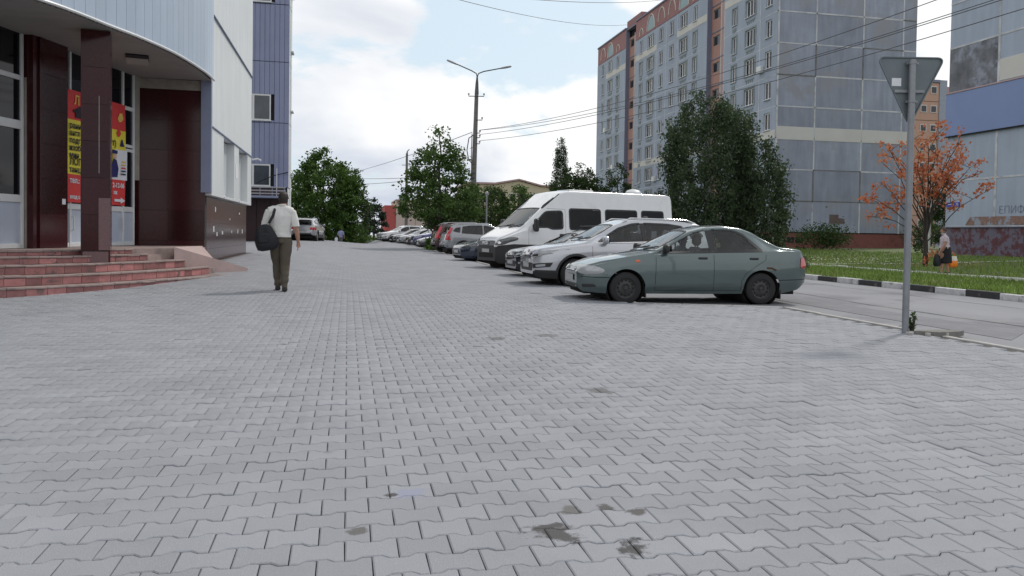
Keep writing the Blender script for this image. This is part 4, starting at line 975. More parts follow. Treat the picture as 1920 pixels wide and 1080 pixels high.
    def line(s, root, pts, wd=.007, m=None, name='panel_seam', off=.0025, sides=(-1, 1)):
        for sg in sides:
            D = []
            for (a, b), (c, d) in zip(pts, pts[1:]):
                k = max(1, int(math.hypot(c-a, d-b)/.06)); D += [(lerp(a, c, i/k), lerp(b, d, i/k)) for i in range(k)]
            D.append(pts[-1]); mb = MB()
            for i, (a, b) in enumerate(D):
                p, q = D[max(i-1, 0)], D[min(i+1, len(D)-1)]; t = Vector((q[0]-p[0], q[1]-p[1])).normalized()
                for e_ in (-1, 1): xx, zz_ = a-t.y*wd*e_/2, b+t.x*wd*e_/2; mb.v.append((xx, sg*(s.side_y(xx, zz_)+off), zz_))
            mb.f = [(2*i, 2*i+1, 2*i+3, 2*i+2) for i in range(len(D)-1)]; mb.m = [0]*len(mb.f); obj(name, mb, m or M_und, root, recalc=False)
    def front(s, y, z, o, rear=False):
        def surf(yy):
            d = 0
            for _ in range(3):
                xx = s.L-d if rear else d; p = interp(s.prof, (z-s.bot(xx))/max(.05, s.belt(xx)-s.bot(xx))); d = s.ends(yy/p, rear)
            # above the bonnet lip the surface starts further in
            k = d
            while k < .6 and s.top(s.L-k if rear else k)-.012-.03*(yy/s.W)**2 < z: k += .01
            return max(d, k)
        e_ = .012; x1, x2 = surf(y-e_), surf(y+e_); d = surf(y); nx_, ny_ = -2*e_, x2-x1; l_ = math.hypot(nx_, ny_)
        d += nx_/l_*o; y += ny_/l_*o
        return (d, y, z) if not rear else (s.L-d, y, z)
    def front_patch(s, name, root, poly, m, off=.006, bulge=0., rear=False, mirror=True):
        for sg in ((1, -1) if mirror else (1,)):
            s.patch(name, root, [(a*sg, b) for a, b in poly], lambda a, b, o: s.front(a, b, o, rear), off, m, bulge)
    def wheels(s, root, kind='alloy', wd=.195):
        r_ = s.r
        ty = MB().lathe([(r_*.64, -wd/2), (r_*.90, -wd/2), (r_*.97, -wd*.42), (r_, -wd*.3), (r_, wd*.3), (r_*.97, wd*.42), (r_*.90, wd/2), (r_*.64, wd/2), (r_*.62, wd*.3), (r_*.62, -wd*.3), (r_*.64, -wd/2)], 36).mesh('tyre', M_rub, smooth=40)
        ri = MB()
        if kind == 'steel':
            ri.lathe([(r_*.655, wd*.5), (r_*.62, wd*.46), (r_*.60, wd*.30), (r_*.52, wd*.26), (r_*.40, wd*.33), (r_*.26, wd*.38), (r_*.20, wd*.30), (r_*.12, wd*.30), (r_*.11, wd*.42), (0.001, wd*.42)], 36)
            for k in range(12):
                a = 2*math.pi*k/12; ri.lathe([(.0175, 0), (.0001, 0)], 10, Matrix.Translation((r_*.475*math.cos(a), r_*.475*math.sin(a), wd*.312)), mi=1)
            for k in range(4):
                a = 2*math.pi*(k+.5)/4; ri.lathe([(.012, -.01), (.012, .02), (.0001, .02)], 6, Matrix.Translation((r_*.2*math.cos(a), r_*.2*math.sin(a), wd*.33)))
            mats = [M_steel, M_und]
        else:
            ri.lathe([(r_*.67, wd*.5), (r_*.63, wd*.46), (r_*.61, wd*.1), (r_*.1, wd*.05), (0.001, wd*.05)], 36, mi=1)
            ri.lathe([(r_*.68, wd*.505), (r_*.62, wd*.47)], 36)
            for k in range(5):
                a = 2*math.pi*k/5; MM = Matrix.Rotation(a, 4, 'Z'); 
                ri.add([MM @ Vector(p) for p in [(r_*.1, -.045, wd*.44), (r_*.64, -.03, wd*.46), (r_*.64, .03, wd*.46), (r_*.1, .045, wd*.44), (r_*.1, -.045, wd*.3), (r_*.64, -.03, wd*.3), (r_*.64, .03, wd*.3), (r_*.1, .045, wd*.3)]], [(0, 1, 2, 3), (0, 4, 5, 1), (2, 6, 7, 3), (1, 5, 6, 2)])
            ri.lathe([(r_*.17, wd*.3), (r_*.17, wd*.46), (.0001, wd*.47)], 16); mats = [M_alloy, M_und]
        rm = ri.mesh('rim', mats, smooth=35)
        for c in (s.xf, s.xr):
            for sg in (-1, 1):
                wo = link('wheel', None, root, (c, sg*(s.W*.975-wd/2-.012), s.r), (R(90) if sg < 0 else R(-90), random.uniform(0, 1), 0)); link('tyre', ty, wo); link('rim', rm, wo)
    def interior(s, root, xs=(1.75, 2.75), zf=.30, wy=.36, full=True):
        fl_ = MB().box(s.S['cab'][0]*s.sx, s.S['cab'][1]*s.sx, -s.W*.86, s.W*.86, zf-.05, zf); obj('cabin_floor', fl_, M_und, root)
        st_ = MB().box(0, .5, -.24, .24, zf, zf+.22, c=.06); st_.box(.40, .58, -.23, .23, zf+.12, zf+.72, c=.07); seat = st_.mesh('seat', M_seat, smooth=40)
        hr = MB().box(.46, .58, -.13, .13, zf+.74, zf+.95, c=.05); hr.box(.51, .53, -.06, -.045, zf+.65, zf+.76); hr.box(.51, .53, .045, .06, zf+.65, zf+.76); hm = hr.mesh('headrest', M_seat, smooth=40)
        for sg in (-1, 1):
            o = link('seat', seat, root, (xs[0]*s.sx, sg*wy, 0)); link('headrest', hm, o)
        obj('rear_bench', MB().box(xs[1]*s.sx, xs[1]*s.sx+.45, -s.W*.72, s.W*.72, zf, zf+.24, c=.06).box(xs[1]*s.sx+.38, xs[1]*s.sx+.55, -s.W*.72, s.W*.72, zf+.15, zf+.62, c=.06), M_seat, root)
        obj('dashboard', MB().box(s.S['cab'][0]*s.sx, s.S['cab'][0]*s.sx+.45, -s.W*.82, s.W*.82, zf+.28, s.belt(s.S['cab'][0]*s.sx+.2)-.03, c=.06), M_blk, root)
        obj('steering_wheel', MB().tube([(s.S['cab'][0]*s.sx+.58+.06*math.cos(k*.5236), -.36+.18*math.sin(k*.5236), zf+.62+.17*math.cos(k*.5236)) for k in range(13)], .016, 6), M_blk, root)
    def mirror(s, root, x, z, m, size=(.10, .20, .13), both=True):
        for sg in (-1, 1):
            y = s.side_y(x, z); mb = MB(); a, b, c = size
            mb.lathe([(0.001, -.5), (.28, -.46), (.46, -.30), (.5, 0), (.46, .30), (.28, .46), (0.001, .5)], 14, Matrix.Translation((x-.02, sg*(y+b*.62), z+.06)) @ Matrix.Diagonal((a*1.3, b, c*1.2, 1)))
            mb.box(x-.03, x+.03, min(sg*(y-.02), sg*(y+b*.4)), max(sg*(y-.02), sg*(y+b*.4)), z-.005, z+.035)
            o = obj('mirror', mb, m, root, smooth=40)
            obj('mirror_glass', MB().box(x+.045, x+.05, sg*(y+b*.62)-b*.38, sg*(y+b*.62)+b*.38, z+.06-c*.4, z+.06+c*.4), M_gloss, o)

SEDAN = dict(L=4.237, W=.839, wroof=.575, xf=.82, xr=3.34, r=.285, ra=.345, cab=(1.2, 3.45), rear=(.16, .35, 2.6),
    top=[(0, .55), (.03, .62), (.10, .69), (.40, .785), (.90, .875), (1.32, .945), (2.06, 1.335), (2.35, 1.405), (2.68, 1.432), (3.02, 1.40), (3.26, 1.32), (3.68, 1.065), (3.82, 1.045), (4.165, 1.015), (4.205, .95), (4.225, .85), (4.237, .70)],
    belt=[(0, .51), (.10, .62), (.45, .73), (1.0, .84), (1.25, .875), (2.2, .905), (3.3, .935), (3.7, .965), (4.14, .965), (4.2, .88), (4.237, .66)],
    bot=[(0, .31), (.08, .21), (.5, .185), (3.7, .195), (4.05, .27), (4.237, .40)])
SUV = dict(L=4.44, W=.928, wroof=.66, xf=.91, xr=3.55, r=.345, ra=.41, cab=(1.1, 3.9), front=(.36, .8, 2.4),
    top=[(0, .70), (.03, .84), (.10, .93), (.5, 1.00), (1.0, 1.065), (1.16, 1.10), (1.93, 1.50), (2.2, 1.59), (2.65, 1.635), (3.4, 1.61), (3.95, 1.55), (4.10, 1.50), (4.33, 1.12), (4.41, .96), (4.44, .7)],
    belt=[(0, .64), (.1, .82), (.6, .93), (1.2, 1.0), (2.4, 1.05), (3.4, 1.10), (4.1, 1.13), (4.38, .98), (4.44, .66)],
    bot=[(0, .34), (.1, .25), (.5, .23), (3.9, .26), (4.25, .36), (4.44, .48)])
VAN = dict(rows=34, L=7.0, W=1.0, wroof=.86, xf=1.0, xr=5.05, r=.365, ra=.44, cab=(.75, 6.8), front=(.36, .9, 2.4), rear=(.06, .2, 2.5),
    prof=[(0, .95), (.15, .985), (.4, 1), (.8, 1), (1, .985)],
    top=[(0, .80), (.04, 1.00), (.12, 1.12), (.35, 1.23), (.72, 1.40), (1.62, 2.12), (2.28, 2.63), (2.6, 2.69), (4, 2.70), (6.7, 2.70), (6.92, 2.65), (6.98, 2.3), (7.0, 1.5)],
    belt=[(0, .74), (.12, 1.02), (.5, 1.20), (.9, 1.34), (1.3, 1.40), (6.9, 1.42), (6.98, 1.3), (7, 1.2)],
    bot=[(0, .36), (.1, .27), (.6, .26), (6.6, .40), (7, .5)])
def sx_poly(P, sx, sz): return [(a*sx, b*sz) for a, b in P]
SED_W = [[(1.46, .925), (2.04, 1.24), (2.17, 1.295), (2.345, 1.325), (2.37, .945)], [(2.47, .95), (2.455, 1.345), (2.82, 1.33), (3.05, 1.245), (3.18, 1.12), (3.29, .985)]]
SUV_W = [[(1.46, 1.06), (1.98, 1.38), (2.30, 1.48), (2.50, 1.50), (2.53, 1.09)], [(2.62, 1.095), (2.60, 1.505), (3.2, 1.49), (3.55, 1.44), (3.62, 1.15)], [(3.74, 1.18), (3.69, 1.41), (3.90, 1.37), (4.04, 1.24)]]
VAN_W = [[(1.18, 1.45), (1.60, 1.86), (1.72, 1.95), (2.26, 1.98), (2.31, 1.92), (2.31, 1.42), (1.9, 1.40), (1.75, 1.46)], [(2.60, 1.40), (2.60, 2.06), (3.82, 2.06), (3.82, 1.40)], [(4.05, 1.40), (4.05, 2.06), (5.35, 2.06), (5.35, 1.40)], [(5.58, 1.42), (5.58, 2.06), (6.52, 2.06), (6.52, 1.42)]]
def screen(x0, x1, y0, y1): return rounded([(x0, -y0), (x0, y0), (x1, y1), (x1, -y1)], .05)

def arch_lips(c, root, e_):
    for cc in (c.xf, c.xr): c.line(root, [(cc+(c.ra+e_-.01)*math.cos(math.pi*k/18), c.r+(c.ra+e_-.01)*math.sin(math.pi*k/18)) for k in range(19)], .05, M_blk, 'arch_trim', .006)
def make_sedan(root, m, near=True, sx=1, sy=1, sz=1, res=.035, rim='steel', lens=M_lens, kidney=False):
    c = Car(SEDAN, sx, sy, sz, res); X = lambda P: sx_poly(P, sx, sz)
    wins = [rounded(X(w_), .03) for w_ in SED_W]; scr = [screen(1.42*sx, 2.02*sx, .60*sy, .46*sy), screen(3.62*sx, 3.30*sx, .56*sy, .46*sy)]
    d1 = X([(1.34, .245), (1.355, .90), (1.42, .90), (1.42, .93), (2.02, 1.262), (2.16, 1.318), (2.415, 1.355), (2.42, .245)]); d2 = X([(2.432, .245), (2.432, 1.36), (2.82, 1.35), (3.07, 1.265), (3.42, .95), (3.40, .80), (3.20, .68), (3.02, .55), (2.95, .42), (2.94, .245)])
    c.build(root, m, wins, scr, (('door', d1), ('door', d2)) if near else (), None, G_clear if near else G_tint, .028)
    c.wheels(root, rim, .185); c.interior(root)
    if near:
        for P in (X([(1.34, .245), (1.355, .90), (1.43, .92)]), X([(2.426, .25), (2.426, .94)]), X([(3.42, .955), (3.40, .80), (3.20, .68), (3.02, .55), (2.95, .42), (2.94, .25)]), X([(1.34, .248), (2.94, .248)])): c.line(root, P)
        c.line(root, X([(2.416, .95), (2.404, 1.345)]), .075, M_blk, 'pillar_trim', .003)
        c.line(root, X([(3.34, .965), (3.14, 1.16)]), .06, M_blk, 'quarter_trim', .003)
        c.line(root, X([(1.40, .914), (2.3, .93), (3.36, .955)]), .022, M_blk, 'belt_trim', .006)
        c.line(root, X([(.40, .52), (.49, .52)]), .45*.0+.004, M_und)
        for hx in (2.22, 3.18):
            for sg in (-1, 1):
                y = c.side_y(hx*sx, .83*sz); obj('door_handle', MB().box((hx-.085)*sx, (hx+.085)*sx, min(sg*y, sg*(y+.022)), max(sg*y, sg*(y+.022)), .805*sz, .845*sz, c=.012), M_blk, root)
        # side indicator
        for sg in (-1, 1): c.patch('indicator', root, [(1.02+.045*math.cos(k*.6283), .765+.024*math.sin(k*.6283)) for k in range(10)], lambda a, b, o, sg=sg: (a, sg*(c.side_y(a, b)+o), b), .004, M_amb, .006)
        c.line(root, [(.06, .475), (.28, .468), (.52, .468)], .012, M_und, 'bumper_seam'); c.line(root, [(3.66, .44), (4.2, .46)], .012, M_und, 'bumper_seam')
        c.line(root, [(3.60, .62), (3.52, .655), (3.42, .66)], .035, mat('rust spot', (.07, .035, .02), .9), 'rust_patch', .003, (-1,))
        obj('aerial_stub', MB().lathe([(.02, 0), (.015, .02), (.008, .035), (.0001, .04)], 8, Matrix.Translation((4.0, -.45, c.top_z(4.0, .45)+.005))), M_blk, root)
        for yy, xx in ((-.35, 1.34), (.12, 1.32)): obj('wiper', MB().tube([(1.33, yy+.2, c.top_z(1.33, yy)+.02), (1.38, yy-.15, c.top_z(1.38, yy)+.035), (1.42, yy-.38, c.top_z(1.42, yy)+.03)], .012, 5), M_blk, root)
        obj('mud_flap', MB().box(1.17, 1.19, -.80, -.62, .12, .30), M_blk, root); obj('mud_flap', MB().box(3.70, 3.715, -.80, -.62, .10, .28), M_blk, root)
    # front lamps, grille, plate, tail lamps
    if kidney:
        for sg in (-1, 1): c.front_patch('grille', root, [(sg*.04, .58*sz), (sg*.25, .57*sz), (sg*.24, .70*sz), (sg*.05, .71*sz)], M_gloss, .012, mirror=False)
        c.front_patch('headlight', root, [(.40, .60*sz), (.84*sy, .63*sz), (.86*sy, .71*sz), (.42, .70*sz)], M_lensd, .008, .012)
        c.front_patch('air_intake', root, [(-.6, .36), (.6, .36), (.6, .46), (-.6, .46)], M_blk, .006, mirror=False)
    else:
        c.front_patch('headlight', root, [((.615+.165*math.cos(k*.3927))*sy, (.595+.082*math.sin(k*.3927)-.01*math.cos(k*.3927))*sz) for k in range(16)], lens, .010, .03)
        c.front_patch('grille', root, rounded([(-.30*sy, .555*sz), (.30*sy, .555*sz), (.34*sy, .645*sz), (-.34*sy, .645*sz)], .04), M_blk, .010, mirror=False)
        for zz_ in (.575, .60, .625): c.front_patch('grille_bar', root, [(-.31*sy, (zz_-.004)*sz), (.31*sy, (zz_-.004)*sz), (.31*sy, (zz_+.005)*sz), (-.31*sy, (zz_+.005)*sz)], M_chrome, .016, mirror=False)
        c.front_patch('air_intake', root, rounded([(-.5*sy, .275*sz), (.5*sy, .275*sz), (.46*sy, .345*sz), (-.46*sy, .345*sz)], .03), M_blk, .006, mirror=False)
        c.front_patch('fog_recess', root, rounded([(.56*sy, .285*sz), (.72*sy, .30*sz), (.70*sy, .35*sz), (.56*sy, .345*sz)], .02), M_blk, .006)
    c.front_patch('number_plate', root, [(-.26, .39*sz), (.26, .39*sz), (.26, .50*sz), (-.26, .50*sz)], M_plate, .018, mirror=False)
    c.front_patch('tail_light', root, rounded([(.50*sy, .66*sz), (.815*sy, .66*sz), (.80*sy, .86*sz), (.50*sy, .86*sz)], .04), M_rl, .010, .012, rear=True)
    c.mirror(root, 1.54*sx, .93*sz, M_blk)
    return c

def make_suv(root, m, near=True, sx=1, sy=1, sz=1, res=.035, gl=G_tint, tall_tail=False, lens=M_lens, rails=True, gl_s=G_clear, tail=M_rl):
    c = Car(SUV, sx, sy, sz, res); X = lambda P: sx_poly(P, sx, sz)
    wins = [rounded(X(w_), .03) for w_ in SUV_W]; scr = [screen(1.27*sx, 1.88*sx, .68*sy, .55*sy), screen(4.31*sx, 4.125*sx, .60*sy, .54*sy)]
    d1 = X([(1.28, .36), (1.30, 1.03), (1.40, 1.05), (1.95, 1.40), (2.28, 1.515), (2.56, 1.535), (2.57, .36)]); d2 = X([(2.58, .36), (2.58, 1.535), (3.22, 1.52), (3.66, 1.44), (3.70, 1.0), (3.52, .84), (3.30, .76), (3.14, .60), (3.10, .36)])
    blk = lambda x, y, z: (z < .40*sz and .0 < x < c.L) or any((x-cc)**2+(z-c.r)**2 < (c.ra+.045)**2 for cc in (c.xf, c.xr))
    c.build(root, m, wins, scr, (('door', d1), ('door', d2)) if near else (), blk, gl, .028, gl_s)
    c.wheels(root, 'alloy', .22); c.interior(root, (1.8, 2.85), .42, .38)
    for a_, b_ in ((.03, c.xf-c.ra-.02), (c.xf+c.ra+.02, c.xr-c.ra-.02), (c.xr+c.ra+.02, c.L-.04)): c.line(root, [(a_, .40*sz), (b_, .40*sz)], .05, M_blk, 'sill_trim', .006)
    arch_lips(c, root, .035)
    if near:
        for P in (X([(1.28, .38), (1.30, 1.03)]), X([(2.575, .38), (2.575, 1.08)]), X([(3.70, 1.0), (3.52, .84), (3.30, .76), (3.14, .60), (3.10, .38)])): c.line(root, P)
        c.line(root, X([(2.575, 1.09), (2.565, 1.515)]), .09, M_gloss, 'pillar_trim', .003)
        c.line(root, X([(1.35, 1.045), (2.5, 1.08), (3.6, 1.13), (4.05, 1.20)]), .02, M_chrome, 'belt_trim', .006)
        for hx, hz in ((2.38, .98), (3.45, 1.02)):
            for sg in (-1, 1):
                y = c.side_y(hx*sx, hz*sz); obj('door_handle', MB().box((hx-.09)*sx, (hx+.09)*sx, min(sg*y, sg*(y+.03)), max(sg*y, sg*(y+.03)), (hz-.015)*sz, (hz+.02)*sz, c=.012), m, root)
        for yy in (-.4, .15): obj('wiper', MB().tube([(1.17, yy+.2, c.top_z(1.17, yy)+.02), (1.22, yy-.15, c.top_z(1.22, yy)+.03), (1.27, yy-.4, c.top_z(1.27, yy)+.03)], .012, 5), M_blk, root)
    if rails:
        for sg in (-1, 1): obj('roof_rail', MB().tube([(2.1*sx, sg*.62*sy, c.top_z(2.1*sx, .5*sy)-.01), (2.3*sx, sg*.62*sy, c.top_z(2.3*sx, .5*sy)+.045), (3.7*sx, sg*.61*sy, c.top_z(3.7*sx, .5*sy)+.045), (3.95*sx, sg*.60*sy, c.top_z(3.95*sx, .5*sy)-.01)], .018, 6), M_chrome, root, smooth=60)
    c.front_patch('headlight', root, [(.42*sy, .70*sz), (.62*sy, .71*sz), (.83*sy, .80*sz), (.915*sy, .905*sz), (.80*sy, .88*sz), (.50*sy, .80*sz)], lens, .010, .012)
    c.front_patch('headlight_core', root, [(.50*sy, .735*sz), (.66*sy, .74*sz), (.66*sy, .79*sz), (.52*sy, .775*sz)], M_gloss, .022)
    c.front_patch('grille', root, rounded([(-.36*sy, .685*sz), (-.12*sy, .67*sz), (.12*sy, .67*sz), (.36*sy, .685*sz), (.40*sy, .80*sz), (.14*sy, .82*sz), (-.14*sy, .82*sz), (-.40*sy, .80*sz)], .03), M_gloss, .012, mirror=False)
    c.front_patch('badge', root, [(.075*math.cos(k*.3927), .845*sz+.035*math.sin(k*.3927)) for k in range(16)], M_logo, .016, mirror=False)
    c.front_patch('air_intake', root, rounded([(-.48*sy, .40*sz), (.48*sy, .40*sz), (.52*sy, .58*sz), (-.52*sy, .58*sz)], .04), M_blk, .008, mirror=False)
    c.front_patch('fog_recess', root, [(.58*sy, .46*sz), (.83*sy, .50*sz), (.86*sy, .60*sz), (.58*sy, .56*sz)], M_blk, .008)
    c.front_patch('fog_lamp', root, [(.64*sy, .49*sz), (.78*sy, .515*sz), (.78*sy, .565*sz), (.64*sy, .54*sz)], M_lens, .014)
    c.front_patch('number_plate', root, [(-.26, .47*sz), (.26, .47*sz), (.26, .58*sz), (-.26, .58*sz)], M_plate, .02, mirror=False)
    if tall_tail: c.front_patch('tail_light', root, rounded([(.70*sy, .80*sz), (.90*sy, .80*sz), (.86*sy, 1.02*sz), (.78*sy, 1.02*sz)], .02), tail, .012, .01, rear=True); [c.line(root, X([(4.36, .82), (4.30, 1.05), (4.20, 1.22), (4.10, 1.40)]), .13, tail, 'tail_light', .012)]
    else: c.front_patch('tail_light', root, rounded([(.52*sy, .80*sz), (.90*sy, .78*sz), (.88*sy, .98*sz), (.52*sy, .96*sz)], .03), tail, .012, .01, rear=True)
    c.front_patch('rear_plate', root, [(-.26, .62*sz), (.26, .62*sz), (.26, .73*sz), (-.26, .73*sz)], M_plate, .02, rear=True, mirror=False)
    c.front_patch('rear_bumper', root, [(-.8*sy, .47*sz), (.8*sy, .47*sz), (.8*sy, .56*sz), (-.8*sy, .56*sz)], M_blk, .010, rear=True, mirror=False)
    c.mirror(root, 1.60*sx, 1.06*sz, m, (.12, .22, .16))
    return c

def make_van(root, m):
    c = Car(VAN, res=.045); wins = [rounded(w_, .07) for w_ in VAN_W]; scr = [screen(.83, 1.56, .80, .70)]
    d1 = [(1.02, .50), (1.02, 1.36), (1.10, 1.46), (1.62, 1.98), (1.75, 2.05), (2.40, 2.07), (2.42, .50)]
    blk = lambda x, y, z: z < interp([(0, .80), (.5, .86), (1.4, .84), (1.45, .38), (7, .46)], x) or any((x-cc)**2+(z-c.r)**2 < (c.ra+.05)**2 for cc in (c.xf, c.xr))
    c.build(root, m, wins, scr, (('door', d1),), blk, G_dark, .035, G_tint)
    c.wheels(root, 'steel', .22); c.interior(root, (1.6, 2.9), .75, .48)
    c.line(root, [(.02, .80), (.5, .86), (1.0, .85), (1.4, .845)], .07, M_blk, 'bumper_lip', .008)
    arch_lips(c, root, .05)
    c.line(root, [(1.02, .55), (1.02, 1.36), (1.10, 1.47)]); c.line(root, [(2.42, .5), (2.42, 2.05), (1.75, 2.06)]); c.line(root, [(2.44, 1.22), (6.7, 1.22)], .02, M_wpanel, 'body_rib', .004)
    c.line(root, [(1.56, 2.06), (1.63, 2.15), (2.02, 2.42)], .05, M_blk, 'roof_seam', .004)
    mb = MB()
    for k in range(13): a = lerp(1.62, 2.22, k/12); yy = lerp(.80, .86, k/12)
    # black seam over the front of the raised roof
    P = [(1.62+.62*t_, t_) for t_ in (0, .25, .5, .75, 1)]
    for sg in (-1, 1):
        mb2 = MB(); mb2.tube([(x, sg*(c.roof(x)[0]-.03), c.roof(x)[2]-.045) for x, _ in P], .022, 5); obj('roof_seam', mb2, M_blk, root)
    for sg in (-1, 1):
        obj('door_handle', MB().box(2.18, 2.36, min(sg*1.0, sg*1.02), max(sg*1.0, sg*1.02), 1.14, 1.24, c=.01), M_blk, root)
        obj('mirror', MB().box(1.15, 1.28, min(sg*1.04, sg*1.24), max(sg*1.04, sg*1.24), 1.30, 1.72, c=.04).box(1.18, 1.26, min(sg*.96, sg*1.06), max(sg*.96, sg*1.06), 1.36, 1.44), M_blk, root)
    c.front_patch('headlight', root, rounded([(.58, .86), (.80, .86), (.985, 1.02), (.98, 1.12), (.90, 1.12), (.62, .98)], .05), M_lensd, .012, .03)
    c.front_patch('headlight_core', root, [(.70+.07*math.cos(k*.6283), .945+.055*math.sin(k*.6283)) for k in range(10)], M_chrome, .038)
    gr = c.patch('grille', root, rounded([(-.54, .84), (.54, .84), (.56, .98), (.40, 1.0), (-.40, 1.0), (-.56, .98)], .04), lambda a, b, o: c.front(a, b, o), .012, M_gloss)
    me = text_mesh('IVECO', .13, .005, .004); me.materials.append(M_logo); me.transform(frame_matrix(Vector((-.022, .235, .875)), (0, -1, 0), (0, 0, 1))); link('lettering', me, gr)
    c.front_patch('air_intake', root, [(-.5, .45), (.5, .45), (.5, .6), (-.5, .6)], M_und, .008, mirror=False)
    c.front_patch('number_plate', root, [(-.26, .62), (.26, .62), (.26, .73), (-.26, .73)], M_plate, .02, mirror=False)
    for yy in (-.45, .2): obj('wiper', MB().tube([(.74, yy+.3, c.top_z(.74, yy)+.02), (.80, yy-.1, c.top_z(.80, yy)+.03), (.86, yy-.5, c.top_z(.86, yy)+.03)], .014, 5), M_blk, root)
    obj('roof_vent', MB().lathe([(.26, 0), (.28, .08), (.22, .15), (.08, .19), (.001, .19)], 16, Matrix.Translation((5.9, 0, 2.69))), M_wpanel, root, smooth=40)
    obj('roof_hatch', MB().box(2.9, 3.9, -.4, .4, 2.69, 2.74, c=.02), M_wpanel, root)
    c.front_patch('tail_light', root, [(.86, 1.0), (.97, 1.0), (.97, 1.5), (.86, 1.5)], M_rl, .01, .01, rear=True)
    return c

def car_root(name, label, x, y, deg, cat='car', z=None, group='vehicles parked along the paving'):
    return thing(name, label, cat, (x, y, lot_z(x, y) if z is None else z), R(deg), group)
P_green = paint('grey green metallic paint', (.085, .118, .12), .45, .36)
P_silver = paint('silver metallic paint', (.46, .47, .50), .45, .30); P_white = paint('white van paint', (.70, .71, .72), 0, .3)
P_black = paint('black paint', (.014, .015, .018), .1, .2); P_navy = paint('dark blue paint', (.022, .032, .06), .3, .25); P_blue = paint('blue violet paint', (.05, .055, .20), .3)
P_dred = paint('dark red paint', (.05, .014, .017), .3, .25); P_lgrey = paint('light grey paint', (.40, .41, .43), .4); P_shade_silver = paint('shaded silver metallic paint', (.27, .28, .30), .4); P_cwhite = paint('white car paint', (.68, .69, .70), 0, .25)  # the estate's silver is darkened: its shade is put into the paint colour
r_ = car_root('sedan_car', 'grey green sedan with black mirrors and steel wheels nearest the camera', 4.03, 13.98, -3.5, z=0.0); make_sedan(r_, P_green)
r_ = car_root('crossover_car', 'silver crossover with roof rails parked right behind the green sedan', 4.08, 17.85, 1.5, z=-.02); make_suv(r_, P_silver, gl=G_tint)
r_ = car_root('hatchback_car', 'small black car mostly hidden between the silver crossover and the minibus', 4.35, 21.0, 4); make_suv(r_, P_black, False, .92, .90, .84, .06, rails=False)
for xx in (2.2, 3.1): obj('roof_rack_bar', MB().box(xx, xx+.06, -.55, .55, 1.42, 1.46, c=.01), M_blk, r_)
r_ = car_root('minibus', 'white high-roof minibus with dark side windows and black bumper', 4.40, 25.2, 17, 'minibus', z=-.02); make_van(r_, P_white)
r_ = car_root('sedan_car', 'dark blue sedan with twin grille nose left of the white minibus', 4.25, 31.2, 10); make_sedan(r_, P_navy, False, 1.12, 1.09, 1.05, .06, 'alloy', kidney=True)
# cars backed in: heading turned round
r_ = car_root('estate_car', 'silver estate with tall red tail lights backed up to the paving', 9.3, 40.2, 184); make_suv(r_, P_shade_silver, False, 1.04, 1.0, 1.03, .05, G_tint, True)
r_ = car_root('crossover_car', 'dark red crossover with roof rails beyond the silver estate', 9.15, 43.4, 184); make_suv(r_, P_dred, False, 1.04, 1.0, 1.08, .06, G_tint, True)
r_ = car_root('crossover_car', 'pale grey car beyond the dark red crossover, roof rail showing', 9.9, 46.9, 184); make_suv(r_, P_lgrey, False, 1.04, 1.0, 1.07, .06, G_tint)
r_ = car_root('sedan_car', 'black sedan nosing out left of the lime tree trunk', 4.7, 54.0, 8); make_sedan(r_, P_black, False, 1.08, 1.05, 1.02, .06, 'alloy')
r_ = car_root('crossover_car', 'blue violet crossover beyond the lime tree', 4.6, 57.6, 8); make_suv(r_, P_blue, False, 1.0, 1.0, 1.0, .06)
r_ = car_root('hatchback_car', 'dark red hatchback between the blue crossover and the grey hatchback', 4.5, 61.2, 10); make_suv(r_, P_dred, False, .95, .93, .88, .06, rails=False)
r_ = car_root('hatchback_car', 'light grey hatchback second from the far end of the parked row', 4.15, 66.6, 14); make_suv(r_, P_lgrey, False, .95, .93, .88, .06, rails=False)
r_ = car_root('hatchback_car', 'black hatchback next to the white crossover at the far end', 3.75, 70.6, 14); make_suv(r_, P_black, False, .95, .93, .90, .06, rails=False)
r_ = car_root('crossover_car', 'white crossover at the far left end of the parked row', 2.95, 75.2, 18, z=.14); make_suv(r_, P_cwhite, False, 1.06, 1.02, 1.02, .05)
r_ = car_root('crossover_car', 'silver crossover seen from behind beside the blue office block', -2.45, 60.6, 262, z=.44); make_suv(r_, P_lgrey, False, 1.0, 1.0, 1.02, .05, G_tint)
